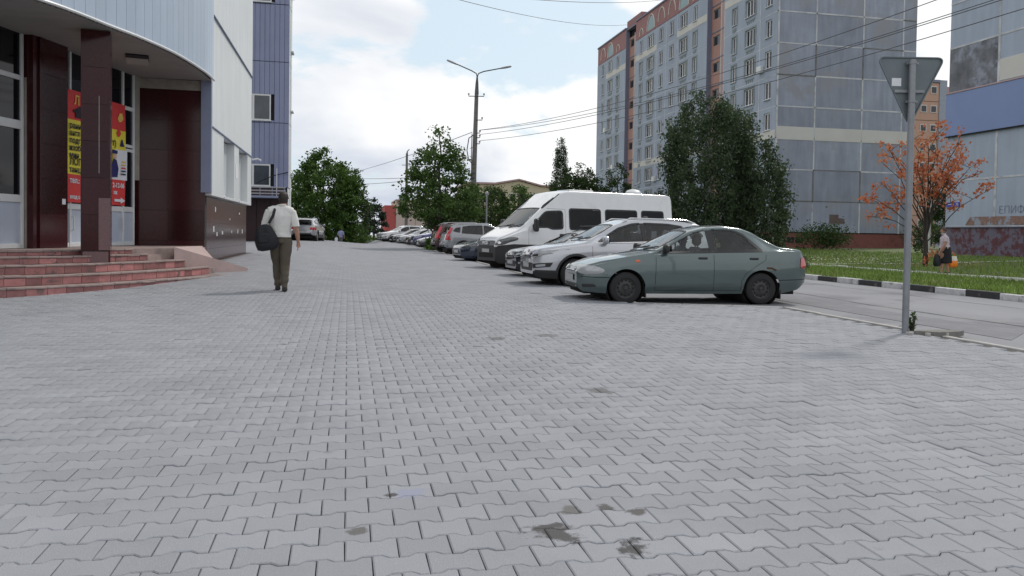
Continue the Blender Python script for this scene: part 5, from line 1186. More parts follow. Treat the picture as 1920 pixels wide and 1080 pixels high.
# ---------------------------------------------------------------- vegetation
def leaf_mat(name, col, col2, trans=.35, rough=.6):
    m = bpy.data.materials.new(name); m.use_nodes = True; t = m.node_tree; ns = t.nodes; bs = ns['Principled BSDF']; o = ns['Material Output']
    geo = ns.new('ShaderNodeNewGeometry'); tx = ns.new('ShaderNodeTexNoise'); tx.inputs['Scale'].default_value = .9; tx.inputs['Detail'].default_value = 4; t.links.new(geo.outputs['Position'], tx.inputs['Vector'])
    ad = ns.new('ShaderNodeMath'); ad.operation = 'MULTIPLY_ADD'; t.links.new(geo.outputs['Random Per Island'], ad.inputs[0]); ad.inputs[1].default_value = .7; t.links.new(tx.outputs['Fac'], ad.inputs[2])
    mr = ns.new('ShaderNodeMapRange'); mr.inputs[1].default_value = .4; mr.inputs[2].default_value = 1.3; t.links.new(ad.outputs[0], mr.inputs[0])
    mi = ns.new('ShaderNodeMixRGB'); mi.inputs[1].default_value = (*col, 1); mi.inputs[2].default_value = (*col2, 1); t.links.new(mr.outputs[0], mi.inputs[0]); t.links.new(mi.outputs[0], bs.inputs['Base Color'])
    bs.inputs['Roughness'].default_value = rough; bs.inputs['Specular IOR Level'].default_value = .3
    tl = ns.new('ShaderNodeBsdfTranslucent'); t.links.new(mi.outputs[0], tl.inputs[0]); mx_ = ns.new('ShaderNodeMixShader'); mx_.inputs[0].default_value = trans
    t.links.new(bs.outputs[0], mx_.inputs[1]); t.links.new(tl.outputs[0], mx_.inputs[2]); t.links.new(mx_.outputs[0], o.inputs[0]); return m
M_lf = leaf_mat('maple leaves', (.03, .066, .014), (.09, .155, .034)); M_lfd = leaf_mat('dense dark leaves', (.022, .045, .013), (.07, .115, .03)); M_lfb = leaf_mat('birch leaves', (.034, .060, .030), (.088, .125, .060), .34)
M_lfg = leaf_mat('bright green leaves', (.035, .08, .012), (.11, .19, .03)); M_lfo = leaf_mat('orange autumn leaves', (.52, .13, .06), (.66, .30, .15), .35); M_lfm = leaf_mat('mid green leaves', (.028, .065, .012), (.09, .165, .028)); M_lfc = leaf_mat('conifer needles', (.012, .025, .014), (.035, .055, .03), .15)
M_bark = mat('dark bark', (.045, .038, .032), .95, var=.3, scale=9, bump=.5, bscale=25, stretch=(1, 1, .3)); M_bbark = mat('pale birch bark', (.30, .29, .27), .9, var=.3, scale=6, col2=(.05, .05, .05), thr=(.55, .6))
def leaves(P, size, rs, droop=0.0, aspect=.6):
    """P (n,3) leaf positions -> folded rhombic leaves, four triangles each as two quads"""
    n = len(P); s = size*rs.uniform(.6, 1.3, n)
    d = rs.normal(0, 1, (n, 3)); d[:, 2] -= droop; d /= np.linalg.norm(d, axis=1)[:, None]
    q = rs.normal(0, 1, (n, 3)); q -= (q*d).sum(1)[:, None]*d; q /= np.linalg.norm(q, axis=1)[:, None]; nn = np.cross(d, q)
    V = np.stack([P, P+d*s[:, None]*.45+q*s[:, None]*aspect*.5+nn*s[:, None]*.12, P+d*s[:, None], P+d*s[:, None]*.45-q*s[:, None]*aspect*.5+nn*s[:, None]*.12], 1).reshape(-1, 3)
    b = np.arange(n)*4; F = np.stack([np.stack([b, b+1, b+2], 1), np.stack([b, b+2, b+3], 1)], 1).reshape(-1, 3)
    return V, F
def leaf_obj(name, P, size, m, parent, seed, droop=0., aspect=.6):
    rs = np.random.default_rng(seed); V, F = leaves(np.asarray(P, float), size, rs, droop, aspect)
    me = bpy.data.meshes.new(name); me.vertices.add(len(V)); me.vertices.foreach_set('co', V.reshape(-1).astype(np.float32)); me.loops.add(F.size); me.loops.foreach_set('vertex_index', F.reshape(-1).astype(np.int32))
    me.polygons.add(len(F)); me.polygons.foreach_set('loop_start', (np.arange(len(F))*3).astype(np.int32)); me.polygons.foreach_set('loop_total', np.full(len(F), 3, np.int32)); me.materials.append(m); me.update(); return link(name, me, parent)
def bend(a, b, rs, k=5, w=.08):
    a, b = Vector(a), Vector(b); L = (b-a).length; pts = []
    for i in range(k+1):
        t = i/k; p = a.lerp(b, t); o = math.sin(math.pi*t)*w*L; pts.append(p+Vector((rs.normal(0, .5)*o, rs.normal(0, .5)*o, abs(rs.normal(0, .4))*o)))
    return pts
def tree(name, label, x, y, z, prof, n_clump, n_leaf, leaf, lm, bark=M_bark, seed=1, trunk_r=.18, trunk_h=None, clump=.45, hang=0.0, flat_=.7, limbs=24, cx=0, group='trees around the square', skew=None, hollow=.35, droop=0.3, aspect=.6):
    """prof: (height, radius) outline of the crown; clumps of leaves spread through it on limbs"""
    rs = np.random.default_rng(seed); t = thing(name, label, 'tree', (x, y, z), 0, group)
    zlo, zhi = prof[0][0], prof[-1][0]; C_ = []
    zs_ = np.linspace(zlo, zhi, 60); wt = np.array([interp(prof, q)**1.5+.02 for q in zs_]); wt /= wt.sum()
    for i in range(n_clump):
        zc = rs.choice(zs_, p=wt)+rs.normal(0, .06); rr = interp(prof, zc)*(hollow+(1-hollow)*math.sqrt(rs.random()))*rs.uniform(.8, 1.08); a = rs.uniform(0, 2*math.pi)
        off = skew(zc) if skew else 0
        C_.append((rr*math.cos(a)+off, rr*math.sin(a), zc))
    P = []
    for c in C_:
        k = max(6, int(rs.poisson(n_leaf/n_clump))); cs = clump*rs.uniform(.55, 1.25)
        q = rs.normal(0, 1, (k, 3))*np.array([cs, cs, cs*flat_])*.55
        if hang: q[:, 2] -= np.abs(rs.exponential(hang, k))
        P.append(np.array(c)+q)
    P = np.concatenate(P); P[:, 2] = np.maximum(P[:, 2], .05)
    leaf_obj('crown', P, leaf, lm, t, seed, droop, aspect)
    th = trunk_h or (zlo+(zhi-zlo)*.85); tr = bend((0, 0, -.2), (skew(th) if skew else 0, 0, th), rs, 7, .03)
    tk = obj('trunk', MB().tube(tr, [lerp(trunk_r, .03, (i/7)**.8) for i in range(8)], 9), bark, t, smooth=60)
    order = sorted(C_, key=lambda c: rs.random())[:limbs]
    for c in order:
        zb_ = max(zlo*.6, min(th*.92, c[2]-math.hypot(c[0], c[1])*rs.uniform(.5, 1.0))); zb_ = max(.25, zb_); i = zb_/max(th, .1); k = min(7, max(0, i*7)); p0 = tr[int(k)].lerp(tr[min(7, int(k)+1)], k-int(k))
        br = bend(p0, c, rs, 4, .12); r0_ = trunk_r*.42*(1-.6*i); obj('limb', MB().tube(br, [lerp(r0_, .012, j/4) for j in range(5)], 6), bark, t, smooth=60)
    return t
tree('lime_tree', 'green broadleaf tree with tiered crown growing among the parked cars', 5.5, 48.3, .05, [(1.7, .7), (2.1, 2.1), (2.7, 2.75), (3.4, 2.75), (4.3, 2.15), (5.3, 1.75), (6.2, 1.35), (6.6, .75), (7.4, .5), (8.0, .12)], 175, 9600, .21, M_lf, seed=3, trunk_r=.17, clump=.46, flat_=.55, limbs=34, skew=lambda z: .15-.03*z, hollow=.3)
tree('broadleaf_tree', 'big dense green tree right of the blue office block', -2.3, 77.6, -.4, [(.2, 2.6), (1.5, 3.4), (4, 3.6), (6, 3.2), (7.6, 2.2), (8.8, 1.0), (9.4, .3)], 260, 19000, .30, M_lfm, seed=5, trunk_r=.25, clump=.62, limbs=20, hollow=.55)
tree('broadleaf_tree', 'ragged darker tree with thin outer twigs right of the big dense tree', 0.15, 79.5, -.4, [(.3, 1.5), (2, 2.3), (4.5, 2.3), (6.3, 1.7), (7.4, .8), (8.2, .2)], 100, 5200, .24, M_lfd, seed=6, trunk_r=.16, clump=.5, limbs=34)
tree('fir_tree', 'dark bushy tree left of the white crossover', 3.1, 97, -.4, [(.1, 1.5), (1.2, 1.75), (3, 1.6), (4.6, 1.0), (5.7, .35), (6.2, .05)], 90, 6000, .26, M_lfc, seed=7, trunk_r=.15, clump=.42, limbs=14, flat_=.5)
tree('broadleaf_tree', 'green tree behind the street lamp post', 12.6, 73.5, 0, [(.8, 1.8), (2, 2.6), (4, 2.6), (5.4, 1.6), (6.2, .4)], 130, 7500, .24, M_lfd, seed=8, clump=.5, limbs=18, hollow=.5)
tree('broadleaf_tree', 'low green tree left of the thin lamp pole', 9.4, 78, 0, [(.5, 1.4), (2, 2.0), (3.6, 1.6), (4.4, .5)], 80, 4200, .24, M_lfg, seed=9, clump=.5, limbs=12, hollow=.5)
tree('broadleaf_tree', 'green tree just behind the minibus roof', 15.8, 73, 0, [(.6, 1.6), (2, 2.2), (3.8, 2.0), (5.0, 1.1), (5.6, .3)], 90, 5000, .24, M_lf, seed=19, clump=.5, limbs=14, hollow=.5)
tree('birch_tree', 'slender weeping birch left of the apartment block', 25.1, 92, 0, [(4.5, .9), (7, 1.15), (9.5, .9), (11.3, .7), (12.4, .3), (13.3, .12)], 110, 8000, .20, M_lfb, M_bbark, seed=10, clump=.30, hang=.75, limbs=26, droop=1.0, trunk_r=.12)
tree('birch_tree', 'shorter weeping birch close to the far corner of the apartment block', 27.6, 92, 0, [(4.5, .9), (7, 1.2), (8.6, .9), (9.6, .3)], 60, 3400, .19, M_lfb, M_bbark, seed=11, clump=.26, hang=.6, limbs=24, droop=1.0, trunk_r=.10)
tree('broadleaf_tree', 'round dark tree under the slender birch', 26.3, 89, 0, [(1, 2.6), (3, 3.6), (5, 3.6), (7, 3.0), (8.4, 1.8), (9.3, .5)], 170, 10500, .28, M_lfd, seed=12, clump=.55, limbs=12, hollow=.55)
tree('broadleaf_tree', 'dark tree touching the far corner of the apartment block', 31.6, 90, 0, [(1, 1.8), (4, 2.2), (6.5, 1.9), (8.6, 1.2), (9.9, .4)], 110, 6200, .26, M_lfd, seed=13, clump=.5, limbs=12, hollow=.5)
tree('birch_tree', 'large drooping birch before the apartment block corner', 22.6, 46.8, .25, [(.6, 2.4), (2, 3.1), (4, 3.2), (6, 3.1), (8, 2.75), (9.4, 2.0), (10.2, 1.0), (10.7, .3)], 330, 38000, .19, M_lfb, M_bbark, seed=14, trunk_r=.17, clump=.42, hang=.55, limbs=30, droop=1.0, hollow=.5)
tree('birch_tree', 'lower birch crown at the right side of the large drooping birch', 25.2, 45.6, .25, [(.5, 1.7), (2, 2.1), (4, 2.05), (5.8, 1.6), (7.1, .8), (7.6, .2)], 150, 15000, .19, M_lfb, M_bbark, seed=15, trunk_r=.12, clump=.40, hang=.5, limbs=22, droop=1.0, hollow=.5)
tree('broadleaf_tree', 'dark green tree deep in the gap behind the orange maple', 51.6, 60.2, .4, [(.5, 1.1), (3, 1.4), (5.2, 1.1), (6.6, .4)], 80, 4600, .24, M_lfd, seed=16, clump=.5, limbs=12, hollow=.4)
# the orange maple: bare spreading limbs, leaves in small tufts
def orange_maple():
    rs = np.random.default_rng(21); t = thing('maple_tree', 'young maple with sparse orange leaves on the lawn behind the sign post', 'tree', (24.7, 30.0, lawn_z(24.7, 30.0)))
    obj('trunk', MB().tube([(0, 0, -.1), (.02, 0, .8), (0, .03, 1.5), (.05, 0, 2.1)], [.12, .10, .085, .07], 9), M_bark, t, smooth=60); P = []
    A = Vector((math.cos(YAW), -math.sin(YAW), 0)); Bv = Vector((math.sin(YAW), math.cos(YAW), 0))
    ends = [(-2.8, 0, 3.0), (-2.4, .5, 2.2), (-2.3, -.6, 4.5), (-1.7, .6, 5.5), (-1.0, -.5, 5.9), (-.5, .5, 5.3), (.2, -.4, 6.2), (.7, .6, 5.8), (1.1, -.5, 5.9), (1.5, .4, 4.9), (2.1, -.3, 4.6), (2.6, .3, 4.2), (2.8, -.2, 3.5), (1.7, .6, 3.0), (-2.0, .2, 3.7), (-1.3, -1.0, 4.0), (.4, 1.1, 4.4), (.9, -1.1, 4.6), (-.7, .9, 4.7), (.1, -.9, 5.2), (-1.9, -.5, 5.0), (1.9, .8, 5.4), (.3, .2, 3.6), (1.2, .3, 3.9), (-.3, .0, 4.4), (.5, .5, 5.2), (1.0, .0, 5.2)]
    for ex, ey, ez in ends:
        b = A*ex+Bv*ey+Vector((0, 0, ez)); s0 = Vector((0, 0, random.uniform(1.0, 2.1))); pts = bend(s0, b, rs, 6, .06)
        # limbs leave steeply then spread
        pts = [p+Vector((0, 0, math.sin(i/6*math.pi)*.25)) for i, p in enumerate(pts)]
        obj('limb', MB().tube(pts, [lerp(.030, .006, j/6) for j in range(7)], 6), M_bark, t, smooth=60)
        for j in range(3, 7):
            if rs.random() < .8:
                n = int(rs.uniform(8, 30)); c = pts[j]+Vector(rs.normal(0, .12, 3)); P.append(np.array(c)+rs.normal(0, .10, (n, 3)))
        for j in (3, 4, 5):
            e_ = pts[j]+Vector((rs.normal(0, .4), rs.normal(0, .4), rs.uniform(.1, .5))); obj('twig', MB().tube([pts[j], pts[j].lerp(e_, .5)+Vector((0, 0, .05)), e_], [.014, .009, .005], 5), M_bark, t)
            if rs.random() < .8: P.append(np.array(e_)+rs.normal(0, .10, (int(rs.uniform(6, 22)), 3)))
    for k in range(5): P.append(np.array([rs.normal(0.1, .2), rs.normal(0, .2), rs.uniform(.2, .9)])+rs.normal(0, .1, (14, 3)))
    leaf_obj('crown', np.concatenate(P), .135, M_lfo, t, 22, .3, .85)
orange_maple()
def shrub(label, x, y, z, rx, h, n, leaf, lm, seed, name='shrub', cat='shrub'):
    rs = np.random.default_rng(seed); t = thing(name, label, cat, (x, y, z)); C_ = np.stack([rs.normal(0, rx*.45, 26), rs.normal(0, rx*.4, 26), h*rs.uniform(.15, .9, 26)], 1); P = np.concatenate([c+rs.normal(0, rx*.16, (n//26+1, 3)) for c in C_]); P[:, 2] = np.abs(P[:, 2])
    leaf_obj('foliage', P, leaf, lm, t, seed, 0)
    for k in range(6): obj('stem', MB().tube([(0, 0, -.05), tuple(C_[k]*.5+np.array([0, 0, .05])), tuple(C_[k])], [.02, .015, .008], 5), M_bark, t)
shrub('dark round shrub against the brick red plinth of the gable', 36.3, 55.2, lawn_z(36, 55), 2.2, 1.7, 3200, .17, M_lfd, 31)
shrub('small grey green bush on the lawn behind the sedan boot', 15.4, 24.6, lawn_z(15, 24), .40, .55, 420, .07, M_lfb, 32)
shrub('shrub in the corner between gable and gas pipe', 38.2, 46.6, lawn_z(38, 47), 1.2, 2.4, 1500, .16, M_lfd, 33)
shrub('tuft of weeds around the foot of the tree among the cars', 5.1, 47.2, .05, .8, .7, 700, .16, M_lfg, 34, 'weeds', 'weeds')
shrub('little weed growing beside the sign post foot', 7.02, 8.72, .03, .055, .26, 60, .05, M_lfd, 35, 'weed', 'weed')
shrub('grass and weeds at the far end of the paving left of the white crossover', 1.6, 82, -.15, 1.6, .8, 1600, .16, M_lfg, 36, 'weeds', 'weeds')
shrub('low bush on the verge under the big dense tree', -3.2, 70.5, -.25, 1.5, 1.2, 1500, .18, M_lfd, 37)

# ---------------------------------------------------------------- road sign seen from behind
M_galv = mat('galvanised steel', (.24, .255, .275), .5, metal=.5, var=.12, scale=8); M_plb = mat('grey sign back', (.14, .168, .185), .5, metal=.25, var=.10, scale=4, streak=.06)
sg_ = thing('road_sign', 'back of a triangular give-way sign on a tall grey post', 'sign', (6.92, 8.72, .03))
obj('post', MB().tube([(0, 0, -.1), (0, 0, 3.44)], .041, 16), M_galv, sg_, smooth=50)
yw = -YAW*.6-R(6)
def SMt(y): return Matrix.Translation((0.02, y, 0)) @ Matrix.Rotation(yw+R(2), 4, 'Z')
tri = rounded([(-.42, 3.475), (.42, 3.475), (0, 2.63)], .09, 5)
pl = MB(); Q = SMt(.062); pl.prism(tri, lambda a, b: tuple(Q @ Vector((a, 0, b))), lambda a, b: tuple(Q @ Vector((a, .003, b)))); po = obj('plate', pl, M_plb, sg_)
A_, B_ = tri, grow(tri, .012); rim_ = MB(); n = len(tri)
for q_, dy in ((grow(tri, -.002), -.018), (B_, -.018), (B_, .006), (grow(tri, -.002), .006)): rim_.v += [tuple(Q @ Vector((a, dy, b))) for a, b in q_]
for k in range(4):
    for j in range(n): rim_.f.append((k*n+j, k*n+(j+1) % n, ((k+1) % 4)*n+(j+1) % n, ((k+1) % 4)*n+j)); rim_.m.append(0)
obj('rolled_rim', rim_, M_plb, po)
pf = MB(); pf.prism([(a*.97, (b-3.19)*.97+3.19) for a, b in tri], lambda a, b: tuple(Q @ Vector((a, .0035, b))), lambda a, b: tuple(Q @ Vector((a, .0045, b)))); obj('face', pf, mat('sign face white', (.7, .7, .7), .4), po)
for zc in (3.40, 2.92):
    obj('clamp', MB().lathe([(.047, zc-.018), (.047, zc+.018)], 16).box(-.075, .075, -.012, .012, zc-.014, zc+.014, M=SMt(.03)), M_galv, sg_)
obj('brace', MB().box(-.21, .17, -.030, -.004, 3.035, 3.07, M=SMt(.06)), M_galv, sg_)
st2 = MB().box(-.235, -.115, -.003, -.001, 3.12, 3.22, M=SMt(.061)); obj('sticker', st2, M_bwh, sg_)
# broken concrete slab at the post foot
M_dconc = mat('dark broken concrete', (.17, .165, .155), .9, var=.25, scale=9, bump=.5)
bs_ = thing('broken_slab', 'broken concrete slab lying at the foot of the sign post', 'slab', (7.15, 8.55, plaza_z(7, 8.5)))
obj('slab', MB().prism([(-.2, .06), (.02, -.12), (.34, -.08), (.50, .02), (.30, .12), (.05, .15)], lambda a, b: (a, b, -.02), lambda a, b: (a, b, .045)), M_dconc, bs_)
for k in range(7): obj('fragment', MB().prism([(random.uniform(.02, .05)*math.cos(q*1.2), random.uniform(.02, .05)*math.sin(q*1.2)) for q in range(5)], lambda a, b, k=k: (a-.3+k*.09, b+.1*math.sin(k*2.3), 0.0), lambda a, b, k=k: (a-.3+k*.09, b+.1*math.sin(k*2.3), .035)), M_conc, bs_)

# ---------------------------------------------------------------- lamp posts and wires
M_cpole = mat('weathered concrete pole', (.17, .16, .155), .9, var=.2, scale=4, streak=.15); M_iron = mat('dark iron', (.09, .09, .095), .6, metal=.3); M_lampg = mat('lamp housing', (.34, .35, .37), .5)
lp = thing('street_lamp', 'tall concrete street lamp post with two arms behind the parked cars', 'street lamp', (8.05, 51.4, 0))
ca, sa = math.cos(YAW), -math.sin(YAW)
def LP(a, b, z): return (ca*a-sa*b*1, sa*a+ca*b, z)
TOPZ = 11.55
obj('pole', MB().tube([(0, 0, -.3), (0.05, 0, 5), (.16, 0, 10.6)], [.21, .17, .125], 12), M_cpole, lp, smooth=50)
obj('bracket_sleeve', MB().tube([(.16, 0, 10.3), (.17, 0, 11.0), (.18, 0, TOPZ-.1)], [.14, .10, .05], 10), M_iron, lp, smooth=50)
for pts in ([LP(.18, 0, TOPZ-.15), LP(.12, 0, TOPZ+.1), LP(-.2, 0, TOPZ+.28), LP(-1.0, 0, TOPZ+.62), LP(-1.2, 0, TOPZ+.70)], [LP(.18, 0, TOPZ-.15), LP(.26, 0, TOPZ+.1), LP(.6, 0, TOPZ+.24), LP(1.5, 0, TOPZ+.42), LP(1.75, 0, TOPZ+.47)]):
    ar = obj('arm', MB().tube(pts, .038, 7), M_iron, lp, smooth=60); a, b = Vector(pts[-2]), Vector(pts[-1]); d = (b-a).normalized()
    obj('lamp_head', MB().tube([b-d*.05, b+d*.05, b+d*.3, b+d*.62, b+d*.68], [(.05, .05), (.10, .06), (.12, .07), (.10, .06), (.03, .03)], 10), M_lampg, ar, smooth=60)
for z, w_, nn in ((10.15, .5, 2), (8.6, .42, 1), (7.75, .3, 2), (7.45, .3, 2), (7.05, .3, 2)):
    x0 = .15*z/10.6
    cr_ = obj('crossarm', MB().tube([LP(x0-(w_ if nn == 2 and z > 10 else 0), -.1, z), LP(x0+w_, -.1, z)], .03, 6), M_iron, lp)
    for q in ((-w_, w_) if z > 10 else (w_,)): obj('insulator', MB().lathe([(.02, 0), (.02, .08), (.06, .09), (.065, .16), (.04, .2), (.0001, .2)], 10, Matrix.Translation(LP(x0+q, -.1, z))), M_lampg, cr_, smooth=50)
obj('cable_loop', MB().tube([LP(.0, -.2, 7.6), LP(-.30, -.2, 7.4), LP(-.42, -.2, 6.6), LP(-.3, -.2, 6.0), LP(-.05, -.2, 5.7)], .035, 6), M_iron, lp, smooth=60)
obj('cable', MB().tube([LP(-.1, -.2, 7.7), LP(-.12, -.2, 6.5), LP(-.1, -.2, 5.0), LP(-.12, -.2, 3)], .03, 6), M_iron, lp)
for z in (5.1, 4.8): obj('band', MB().lathe([(.19, z-.05), (.19, z+.05)], 12), M_iron, lp)
p2 = thing('utility_pole', 'far concrete pole left of the tree among the cars', 'pole', (7.05, 97.8, -.2))
obj('pole', MB().tube([(0, 0, -.3), (0, 0, 11.0)], [.22, .14], 10), M_cpole, p2, smooth=50); obj('pole_cap', MB().tube([(0, 0, 10.8), (.05, 0, 11.3), (.3, 0, 11.55)], [.15, .06, .05], 8), M_iron, p2)
for z in (9.6, 8.0, 7.6): obj('crossarm', MB().tube([LP(-.6, 0, z), LP(.5, 0, z)], .04, 6), M_iron, p2)
p3 = thing('thin_lamp_pole', 'thin grey lamp pole rising behind the cars left of the minibus', 'pole', (10.35, 59.2, 0))
obj('pole', MB().tube([(0, 0, -.2), (0, 0, 4.1)], .06, 8), M_galv, p3); obj('lamp_head', MB().lathe([(.07, 4.1), (.12, 4.15), (.12, 4.3), (.03, 4.38), (.001, 4.38)], 10), M_lampg, p3)
def wire(label, a, b, sag, rad=.014):
    a, b = Vector(a), Vector(b); pts = [a.lerp(b, t/24)-Vector((0, 0, 4*sag*(t/24)*(1-t/24))) for t in range(25)]
    obj('power_line', MB().tube(pts, rad, 5), M_iron, label=label, cat='wire', group='overhead wires')
def atd(px, py, k): d = fw+rv*(px-960)/1478+uv_*(476-py)/1478; return Vector((0, 0, CAM_H))+d*k
pole_pt = lambda a, z: Vector((8.05, 51.4, 0))+Vector(LP(a, -.1, z))
wire('topmost of the wires from the lamp post to the upper right', pole_pt(.41, 7.95), atd(2050, -110, 20), .75)
wire('upper wire of the close pair from the lamp post to the right', pole_pt(.41, 7.94), atd(2050, -62, 20), .7)
wire('lower wire of the close pair from the lamp post to the right', pole_pt(.41, 7.66), atd(2050, -56, 20), .62)
wire('lowest of the wires from the lamp post to the right', pole_pt(.41, 7.25), atd(2050, -24, 20), .62)
wire('long wire from the lamp post to the far left', pole_pt(-.1, 7.8), atd(560, 330, 190), 1.4, .022)
wire('upper wire leaving the far pole to the left', Vector((6.5, 97.8, 7.8)), atd(560, 318, 190), .8, .03)
wire('lower wire leaving the far pole to the left', Vector((6.5, 97.8, 7.4)), atd(560, 335, 190), .8, .03)
wire('lower of the two wires crossing the sky to the apartment roof', atd(760, -28, 45), atd(1180, 46, 118), .9, .022)
wire('upper of the two wires crossing the sky to the apartment roof', atd(860, -14, 45), atd(1268, -4, 104), .6, .022)
# ---------------------------------------------------------------- people
M_skin = mat('skin', (.36, .20, .14), .55, var=.08, scale=20); M_hair = mat('dark brown hair', (.022, .015, .012), .6, var=.3, scale=60, bump=.5, bscale=180)
M_shirt = mat('white polo cloth', (.60, .59, .57), .9, var=.06, bump=.25, bscale=30); M_trou = mat('dark khaki trousers', (.085, .07, .052), .9, var=.12, bump=.3, bscale=25); M_shoe = mat('black shoe leather', (.012, .012, .012), .5)
M_bag = mat('black bag nylon', (.006, .0065, .010), .7, var=.2, bump=.4, bscale=35)
def bake(o, mods):
    for f in mods: f(o)
    dg = bpy.context.evaluated_depsgraph_get(); me = bpy.data.meshes.new_from_object(o.evaluated_get(dg)); bpy.data.objects.remove(o); return me
def person(label, loc, rotz, bones, wear, voxel=.009, hair=None, scale=1.0):
    """bones: name -> list of (point, (ry, rx)); wear: list of (part name, material, offset, test(bone, p))"""
    mb = MB()
    for nm, pts in bones.items(): mb.tube([p for p, _ in pts], [q for _, q in pts], 12)
    # rounded head, feet
    me = mb.mesh('person', M_skin); tmp = bpy.data.objects.new('tmp', me); COL.objects.link(tmp)
    def rem(o): m = o.modifiers.new('r', 'REMESH'); m.mode = 'VOXEL'; m.voxel_size = voxel
    def smo(o): m = o.modifiers.new('s', 'SMOOTH'); m.factor = .5; m.iterations = 6 if voxel < .012 else 3
    me = bake(tmp, [rem, smo]); me.materials.clear(); me.materials.append(M_skin); me.polygons.foreach_set('use_smooth', [True]*len(me.polygons)); me.name = 'person'
    root = link('person', me, None, loc, (0, 0, rotz), label, 'person'); root.scale = (scale,)*3
    segs = [(nm, Vector(a[0]), Vector(b[0])) for nm, pts in bones.items() for a, b in zip(pts, pts[1:])]
    def bone_of(p):
        best = None
        for nm, a, b in segs:
            d = b-a; t = max(0, min(1, (p-a).dot(d)/d.length_squared)); q = (p-a-d*t).length
            rad = 0.09 if nm == 'torso' else 0.0
            if best is None or q-rad < best[0]: best = (q-rad, nm, t)
        return best[1]
    V = [v.co.copy() for v in me.vertices]; Nn = [v.normal.copy() for v in me.vertices]; VV = np.array(V); bd = np.full(len(V), 9.); vb = np.zeros(len(V), int); nms = [q[0] for q in segs]
    for si_, (nm, a, b) in enumerate(segs):
        a_ = np.array(a); d_ = np.array(b)-a_; t_ = np.clip((VV-a_)@d_/(d_@d_), 0, 1); q_ = np.linalg.norm(VV-a_-t_[:, None]*d_, axis=1)-(.09 if nm == 'torso' else 0); w_ = q_ < bd; bd[w_] = q_[w_]; vb[w_] = si_
    vb = [nms[i] for i in vb]
    for (nm, m, off, test) in wear:
        ok = [test(vb[i], V[i]) for i in range(len(V))]; fs = [tuple(f.vertices) for f in me.polygons if sum(ok[i] for i in f.vertices) >= 3]
        used = sorted({i for f in fs for i in f}); mp_ = {u: k for k, u in enumerate(used)}; c = MB()
        for u in used:
            p = V[u]; wv = noise.noise(Vector((p.x*9, p.y*9, p.z*5)))*.010+noise.noise(Vector((p.x*22, p.y*22, p.z*12)))*.005 if off > .0125 else 0
            if off > .02:   # cloth hangs in folds: sideways pleats at the waist, bunching towards the hems
                fz = math.sin(p.z*46+4*noise.noise(Vector((p.x*6, p.y*6, p.z*3))))*(.007*sm(.42, .12, p.z)+.004*sm(1.15, .98, p.z)*sm(.86, .98, p.z)); wv += fz+abs(noise.noise(Vector((p.x*5+3, p.y*5, p.z*3.5))))*.012
            c.v.append(tuple(p+Nn[u]*(off+wv)))
        c.f = [tuple(mp_[i] for i in f) for f in fs]; c.m = [0]*len(fs); obj(nm, c, m, root, smooth=180, recalc=False)
    return root
def limb(*pts): return [(p, (r_, r_) if not isinstance(r_, tuple) else r_) for p, r_ in pts]
def hand(bones, side, wrist, d, sgn):
    """palm and five fingers from the wrist, direction d (mostly down), sgn = inward side"""
    w_ = Vector(wrist); d = Vector(d).normalized(); s = Vector((0, 1, 0)); n = Vector((sgn, 0, 0))
    bones['palm'+side] = limb((w_, (.022, .03)), (w_+d*.045, (.017, .040)), (w_+d*.09, (.015, .042)))
    for k, (o, L) in enumerate(((.031, .072), (.011, .082), (-.010, .077), (-.030, .060))):
        b = w_+d*.085+s*o; bones[f'finger{side}{k}'] = limb((b, .0095), (b+d*L*.5+n*.012, .009), (b+d*L*.85+n*.032, .008))
    b = w_+d*.03+s*.035; bones['thumb'+side] = limb((b, .012), (b+d*.035+s*.018+n*.012, .0105), (b+d*.065+s*.018+n*.025, .009))
def head_bones(bones, c, tilt=(0, 0), f=1):
    c = Vector(c); bones['neck'] = limb((c+Vector((0, -.02, -.20)), (.062, .060)), (c+Vector((0, -.01, -.08)), (.056, .054)))
    bones['head'] = limb((c+Vector((0, .025, -.115)), (.045, .040)), (c+Vector((0, .018, -.085)), (.075, .058)), (c+Vector((0, .008, -.03)), (.092, .072)), (c+Vector((0, 0, .03)), (.100, .077)), (c+Vector((0, -.005, .08)), (.086, .068)), (c+Vector((0, -.005, .112)), (.045, .036)))
    bones['nose'] = limb((c+Vector((0, .095, .01)), .010), (c+Vector((0, .118, -.028)), .013))
    for s in (-1, 1): bones[f'ear{s}'] = limb((c+Vector((s*.072, -.005, -.035)), (.014, .008)), (c+Vector((s*.080, -.01, .012)), (.018, .008)))
def hair_test(c, low=-.06):
    c = Vector(c); return lambda b, p: (p-c).length < .16 and (p.z > c.z+.055 or (p.y < c.y+.03 and p.z > c.z+low and abs(p.x-c.x) < (.066 if p.z < c.z+.02 else .085)) or (p.y < c.y+.045 and p.z > c.z-.0))
